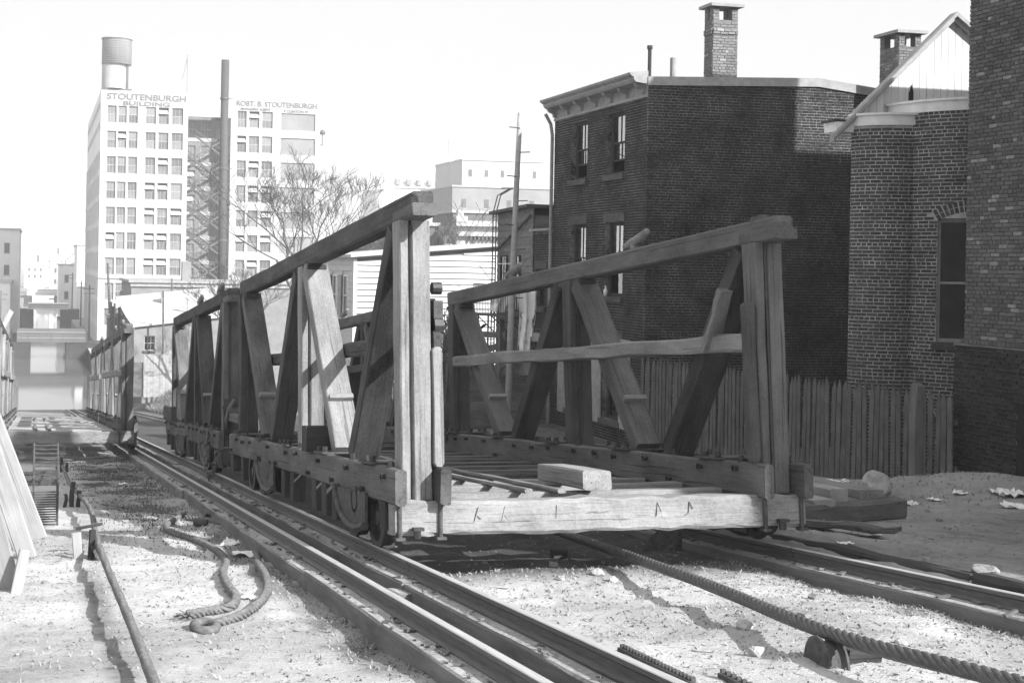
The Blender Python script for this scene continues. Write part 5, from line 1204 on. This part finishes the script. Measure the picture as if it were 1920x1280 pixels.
# leaning pale planks at the left edge
tre = thing('trestle', 'rough trestle holding up the leaning planks at the left edge', 'trestle', inc(-1.3, 14.5, -.3))
TI = tre.matrix_basis.inverted(); tz = inc(-1.25, 15, 1.35)
beam('top_bar', TI @ (inc(-1.95, 12.0, 1.15)), TI @ (inc(-1.80, 16.2, 1.45)), .12, .12, M['timber_mid'], tre)
for t in (12.3, 15.9):
    for dx in (-.4, .25): beam('leg', TI @ inc(-1.90 + dx, t, -.34), TI @ inc(-1.92, t, 1.18 + (t - 12.3) * .08), .09, .09, M['timber_mid'], tre, up=(0, 1, 0))
for i, (bx, by, tx, ty, ybk, w, lab) in enumerate(((74, 1010, -62, 655, .35, .20, 'rightmost leaning pale plank, farthest along the track'), (52, 1046, -66, 690, .2, .20, 'middle leaning pale plank with a dark gap beside it'), (36, 1030, -92, 700, .12, .13, 'narrow pale plank leaning between the wider ones'), (20, 1104, -86, 690, 0.0, .19, 'leftmost leaning pale plank, nearest the camera'))):
    a = gp(bx, by); b_ = aty(tx, ty, a.y + ybk)
    o = beam('plank', a, b_, w, .04, M['plank'], None, up=(-.25, -1, .25), jit=.003); tag(o, lab, 'plank', 'pale planks leaning at the left edge')
a = gp(30, 1112); tag(beam('board_end', a + Vector((0, 0, -.02)), aty(46, 1030, a.y + .1), .10, .035, M['plank'], None, up=(.4, -1, .1)), 'short pale board end propped in front of the leaning planks', 'board')
# iron rack behind the planks
p = gp(86, 985); rk = thing('iron_rack', 'rusty iron rack of close rungs standing behind the leaning planks', 'rack', p)
mb = MB()
for x in (-.17, .15):
    for y_, h in ((0, 0.62), (.55, 1.02)): mb.tube([(x, y_, -.05), (x, y_ + .02, h)], .014, 6)
    mb.tube([(x, 0, .62), (x, .55, 1.02)], .014, 6); mb.tube([(x, 0, .42), (x, .55, .55)], .012, 6)
mb.build('frame', M['rust'], rk)
for k in range(14): mb = MB(); z = .02 + k * .033; mb.tube([(-.17 - (.26 if k > 8 else 0), 0, z), (.15, 0, z)], .011, 5); mb.build('rung', M['rust'], rk)
for k in range(9): mb = MB(); q = k / 8; mb.tube([(-.17, .02 + .5 * q, .62 + .38 * q), (.15, .02 + .5 * q, .62 + .38 * q)], .011, 5); mb.build('rung', M['rust'], rk)
for k in range(10): mb = MB(); z = .45 + k * .02; mb.tube([(-.5, .55, z), (.15, .55, z)], .009, 5); mb.build('rung', M['rust'], rk)

# timber block on the car deck
tag(beam('timber_block', inc(5.36, 11.72, .625), inc(5.43, 13.05, .625), .29, .18, M['timber_light'], None, ch=.015, jit=.005), 'squared timber block lying on the open floor of the nearest car', 'timber')
# stacked timbers at the right
def bar_at(lab, a, b_, w, h, mat, nm='stacked_timber', **k): return tag(beam(nm, a, b_, w, h, M[mat], None, **k), lab, 'timber', 'timbers stacked right of the car')
zg = G(10.4, 15.2) + .05
bar_at('dark heavy timber on the ground under the ends of the stacked planks', Vector((9.45, 14.72, zg + .08)), Vector((11.35, 15.15, zg + .10)), .24, .26, 'timber_mid', jit=.012, ch=.03)
bar_at('lowest left plank with its end jutting over the dark timber', Vector((9.95, 14.75, zg + .245)), Vector((10.0, 18.2, zg + .16)), .30, .09, 'plank')
bar_at('upper middle plank of the stack', Vector((10.30, 14.95, zg + .30)), Vector((10.25, 19.0, zg + .14)), .26, .17, 'plank')
bar_at('right plank of the stack near the boulder', Vector((10.95, 15.2, zg + .265)), Vector((10.9, 17.6, zg + .14)), .36, .12, 'timber_light')
bar_at('beam lying across behind the stacked planks', Vector((10.0, 18.3, G(10, 18.3) + .22)), Vector((12.2, 18.6, G(12.2, 18.6) + .24)), .28, .30, 'timber_light', jit=.012)
bar_at('thin worn board lying beside the right rail', inc(8.6, 13.6, -.02), inc(9.25, 12.6, -.04), .22, .045, 'timber_mid', nm='worn_board', jit=.02, seg=6)
# rocks and stones
def stone(name, label, p, s, seed, mat='rock', group=None, cat='stone', flat_=1.0):
    rnd = random.Random(seed); import bmesh
    bm = bmesh.new(); bmesh.ops.create_icosphere(bm, subdivisions=2 if s[0] < .12 else 3, radius=1)
    pl = [(Vector((rnd.gauss(0, 1), rnd.gauss(0, 1), rnd.gauss(0, .8))).normalized(), rnd.uniform(.55, .82)) for _ in range(14)]
    for v in bm.verts:
        for n_, d in pl:
            q = v.co.dot(n_)
            if q > d: v.co -= n_ * (q - d) * .92
        v.co *= 1 + rnd.uniform(-.045, .045)
        v.co = Vector((v.co.x * s[0], v.co.y * s[1], v.co.z * s[2]))
    me_ = bpy.data.meshes.new(name); bm.to_mesh(me_); bm.free(); me_.materials.append(M[mat])
    return tag(link(name, me_, None, Matrix.Translation(p) @ Matrix.Rotation(rnd.uniform(0, 6), 4, 'Z')), label, cat, group)
b0 = gp(1645, 938); stone('boulder', 'rounded grey boulder sitting by the picket fence behind the stacked timbers', b0 + Vector((0, 0, .22)), (.30, .26, .27), 3, 'stone_l', cat='boulder')
for i, (px, py, s, lab) in enumerate(((1848, 1078, .105, 'squared grey stone on the shaded dirt at the right edge'), (1398, 1178, .065, 'upright pale stone right of the middle of the bare ground'), (1120, 1078, .07, 'flat pale stone in front of the pale beam'), (1567, 1097, .05, 'small round stone against the right stringer'), (1848, 1158, .06, 'smooth pale stone beside the right stringer near the frame edge'), (1420, 1228, .06, 'pale broken stone below the cable'), (1052, 1086, .04, 'small pale stone left of the flat one'), (1288, 1020, .06, 'dark stone near the right stringer end'), (558, 1098, .05, 'squared stone beside the left stringer'), (858, 1197, .03, 'pebble between the two rails'), (1600, 1228, .05, 'dark chunk beside the sheave'), (1690, 1208, .05, 'pale stone right of the sheave'), (1150, 1090, .05, 'dull stone right of the flat pale one'), (1745, 1010, .04, 'small stone on the shaded dirt'))):
    p = gp(px, py); stone('stone', lab, p + Vector((0, 0, s * .35)), (s * 1.3, s * 1.1, s * .75), 40 + i, 'stone_l' if 'pale' in lab else 'rock', 'loose stones on the ground')
tag(beam('wood_stub', gp(1035, 1046) + Vector((0, 0, .05)), gp(1062, 1046) + Vector((0, .02, .05)), .1, .1, M['timber_dark']), 'short wood stub in the shade in front of the pale beam', 'wood')
mb = MB(); c = gp(1240, 1032); mb.add([c + Vector(v) for v in ((-.22, 0, 0), (.1, -.1, .0), (.18, .0, .20), (.02, .08, .22), (-.1, .06, .14))], [(0, 1, 2, 3, 4)]); mb.add([c + Vector(v) for v in ((.1, -.1, 0), (.22, -.05, .0), (.24, 0, .2), (.18, .0, .2))], [(0, 1, 2, 3)]); o = mb.build('bent_sheet', M['rust']); md = o.modifiers.new('t', 'SOLIDIFY'); md.thickness = .006; tag(o, 'bent rusty sheet of iron by the end of the right stringer', 'scrap')
for i, (a, b_, lab) in enumerate((((1162, 1222), (1300, 1290), 'dark notched iron bar lying in the foreground'), ((1350, 1270), (1410, 1300), 'second notched iron bar at the lower edge'))):
    A_, B_ = gp(*a) + Vector((0, 0, .02)), gp(*b_) + Vector((0, 0, .02)); mb = MB(); mb.bar(A_, B_, .035, .03); n = int((B_ - A_).length / .05)
    for k in range(n): mb.box(A_.lerp(B_, k / n) + Vector((.02, 0, .02)), (.03, .022, .03))
    tag(mb.build('notched_bar', M['rust']), lab, 'iron bar')
# scrap paper and rags
def paper(px, py, w, lab, seed, group='scraps of paper on the ground', mat='paper'):
    rnd = np.random.default_rng(seed); n = 8; U, V = np.meshgrid(np.linspace(-.5, .5, n), np.linspace(-.5, .5, n)); p = gp(px, py)
    e = 1 + .25 * (rnd.random(U.shape) - .5); Xp = U * w * e; Yp = V * w * 1.3 * e; Zp = .01 + .22 * w * np.abs(rnd.random(U.shape) - .2) * (.4 + np.abs(U) + np.abs(V))
    mb = MB(); mb.add(list(zip(Xp.ravel(), Yp.ravel(), Zp.ravel())), [(j * n + i, j * n + i + 1, (j + 1) * n + i + 1, (j + 1) * n + i) for j in range(n - 1) for i in range(n - 1)])
    o = mb.build('scrap_paper', M[mat], None, Matrix.Translation(p) @ Matrix.Rotation(float(rnd.random() * 3), 4, 'Z')); tag(o, lab, 'paper', group); return o
for i, q in enumerate(((437, 1022, .26, 'large crumpled white paper beside the loose ropes'), (468, 1042, .26, 'second crumpled white paper lying on the loose rope'), (492, 1052, .12, 'small paper scrap next to the rail by the loose rope'), (470, 1122, .10, 'little paper scrap inside the rope curve'), (1890, 928, .40, 'large pale paper by the foot of the tall brick wall'), (1905, 952, .30, 'flat pale paper just in front of the large one at the right edge'), (1800, 925, .20, 'paper scrap near the fence corner'), (1700, 945, .30, 'long pale scrap in front of the picket fence'), (1750, 938, .16, 'thin scrap right of the long pale one'), (1570, 905, .3, 'pale scrap behind the stacked timbers'), (1600, 922, .16, 'crumpled scrap beside the boulder'), (1640, 1003, .1, 'scrap on the dirt below the boulder'), (1585, 1020, .1, 'small scrap by the right rail bank'), (230, 908, .12, 'white scrap on the dark grass'), (368, 855 + 55, .08, 'tiny scrap in the grass beside the left stringer'))):
    paper(q[0], q[1], q[2], q[3], 60 + i)
for i, (px, py, lab) in enumerate(((398, 974, 'pale tin can lying by the loose rope'), (376, 986, 'dark open tin can by the loose rope'))):
    p = gp(px, py) + Vector((0, 0, .05)); mb = MB(); d = Vector((.8, -.3 if i else .5, 0)).normalized(); mb.tube([p - d * .09, p + d * .09], .05, 14, cap=False); mb.tube([p + d * .08, p + d * .085], .05, 14); tag(mb.build('tin_can', M['rail'] if i == 0 else M['rust'], smooth=False), lab, 'tin can')
# brush by the fence
br = MB(); rnd = random.Random(9); c = Vector((11.6, 18.9, G(11.6, 18.9)))
for k in range(70):
    a = c + Vector((rnd.uniform(-.9, .5), rnd.uniform(-.5, .5), rnd.uniform(0, .2))); d = Vector((rnd.uniform(-1, .8), rnd.uniform(-.4, .4), rnd.uniform(-.1, .55))); m1 = a + d * .45 + Vector((0, 0, rnd.uniform(0, .1))); br.tube([a, m1, m1 + d * rnd.uniform(.3, .7) + Vector((rnd.uniform(-.1, .1), 0, rnd.uniform(-.15, .1)))], [.014, .010, .004], 4)
tag(br.build('brush_pile', M['bark']), 'tangle of bare brushwood in front of the picket fence', 'brush')
# litter: chips, twigs, pebbles and grass that nobody could count
mbp = MB(); mbc = MB(); rnd = random.Random(21)
for k in range(3600):
    t = 4.6 + 12 * rnd.random() ** 1.3; x = rnd.uniform(-2.2, 13.5)
    if 2.4 < x < 2.85 or 3.1 < x < 3.56 or 7.1 < x < 7.9: continue
    y_ = t; p = Vector((x, y_, G(x, y_))); q = rnd.random()
    if q < .45:
        s_ = rnd.uniform(.006, .02) * (1 + 2.0 * (rnd.random() < .04)); mbp.box(p + Vector((0, 0, s_ * .3)), (s_ * 1.5, s_ * 1.2, s_), Matrix.Rotation(rnd.uniform(0, 3), 3, 'Z') @ Matrix.Rotation(rnd.uniform(-.5, .5), 3, 'X'), rnd.random())
    else:
        l = rnd.uniform(.015, .06) * (1 + 3 * (rnd.random() < .05)); mbc.box(p + Vector((0, 0, .006)), (l, rnd.uniform(.003, .012), .005), Matrix.Rotation(rnd.uniform(0, 3.14), 3, 'Z') @ Matrix.Rotation(rnd.uniform(-.25, .25), 3, 'Y'), rnd.random())
tag(mbp.build('pebbles', M['rock']), kind='stuff'); tag(mbc.build('wood_chips', M['timber_light']), kind='stuff')
gm = plain('dry_grass', .06, .16, 3, .9, 0, rnd=0)
gm2 = plain('pale_dry_grass', .18, .34, 3, .9, 0, rnd=0)
def grass(name, n, fn, hmin, hmax, mat, seed, lean=.5):
    r = np.random.default_rng(seed); V = []; Fc = []
    for k in range(n):
        q = fn(r)
        if q is None or 2.45 < q[0] < 2.85: continue
        x, y_ = q; z = G(x, y_) - .01; h = hmin + (hmax - hmin) * r.random(); a = r.random() * 6.28; l = h * lean * (r.random() + .3); w = .004 + .006 * r.random() * (1 + y_ / 30); dx, dy = math.cos(a), math.sin(a)
        o = len(V); V += [(x - dy * w, y_ + dx * w, z), (x + dy * w, y_ - dx * w, z), (x + dx * l * .4 + dy * w * .7, y_ + dy * l * .4 - dx * w * .7, z + h * .65), (x + dx * l * .4 - dy * w * .7, y_ + dy * l * .4 + dx * w * .7, z + h * .65), (x + dx * l, y_ + dy * l, z + h * .95)]; Fc += [(o, o + 1, o + 2, o + 3), (o + 3, o + 2, o + 4)]
    me_ = bpy.data.meshes.new(name); me_.from_pydata(V, [], Fc); me_.materials.append(mat); return tag(link(name, me_), kind='stuff')
grass('grass', 26000, lambda r: (lambda x, y: (x, y) if vnoise(np.asarray(x), np.asarray(y), 1.1, 33) * .6 + vnoise(np.asarray(x), np.asarray(y), 3.3, 34) * .4 > .30 + .35 * r.random() else None)(1.65 + .42 * r.normal(), 25 + 4.6 * r.normal()), .012, .05, gm, 1, 1.3)
grass('grass', 3500, lambda r: (2.40 - abs(r.normal(0, .12)), 5 + 14 * r.random()), .008, .03, gm2, 2, 1.5)
grass('grass', 3200, lambda r: (7.12 - abs(r.normal(0, .16)), 5 + 7 * r.random()), .008, .03, gm2, 3, 1.5)
grass('grass', 14000, lambda r: (3.6 + 3.4 * r.random(), 5 + 7 * r.random()) if r.random() < .5 else (-1.5 + 3.8 * r.random(), 5 + 12 * r.random()), .01, .04, gm2, 4, 1.6)
grass('grass', 16000, lambda r: (8.3 + 2.6 * r.random(), 72 + 26 * r.random()), .15, .55, gm2, 5, .9)
grass('grass', 900, lambda r: (12.5 + 2.7 * r.random(), 16.5 + 3.5 * r.random()), .02, .07, gm2, 6, 1.3)

# ------------------------------------------------------------------ haze: one even box of air round the whole scene
m = bpy.data.materials.new('haze_air'); m.use_nodes = True; t = m.node_tree; t.nodes.clear()
o_ = t.nodes.new('ShaderNodeOutputMaterial'); pv_ = t.nodes.new('ShaderNodeVolumePrincipled'); pv_.inputs['Density'].default_value = HAZE; pv_.inputs['Color'].default_value = (.97, .97, .97, 1); pv_.inputs['Anisotropy'].default_value = 0.0
t.links.new(pv_.outputs[0], o_.inputs['Volume'])
mb = MB(); mb.bb((-4500, -3300, -18), (4500, 9300, 52)); tag(mb.build('haze', m), kind='stuff')
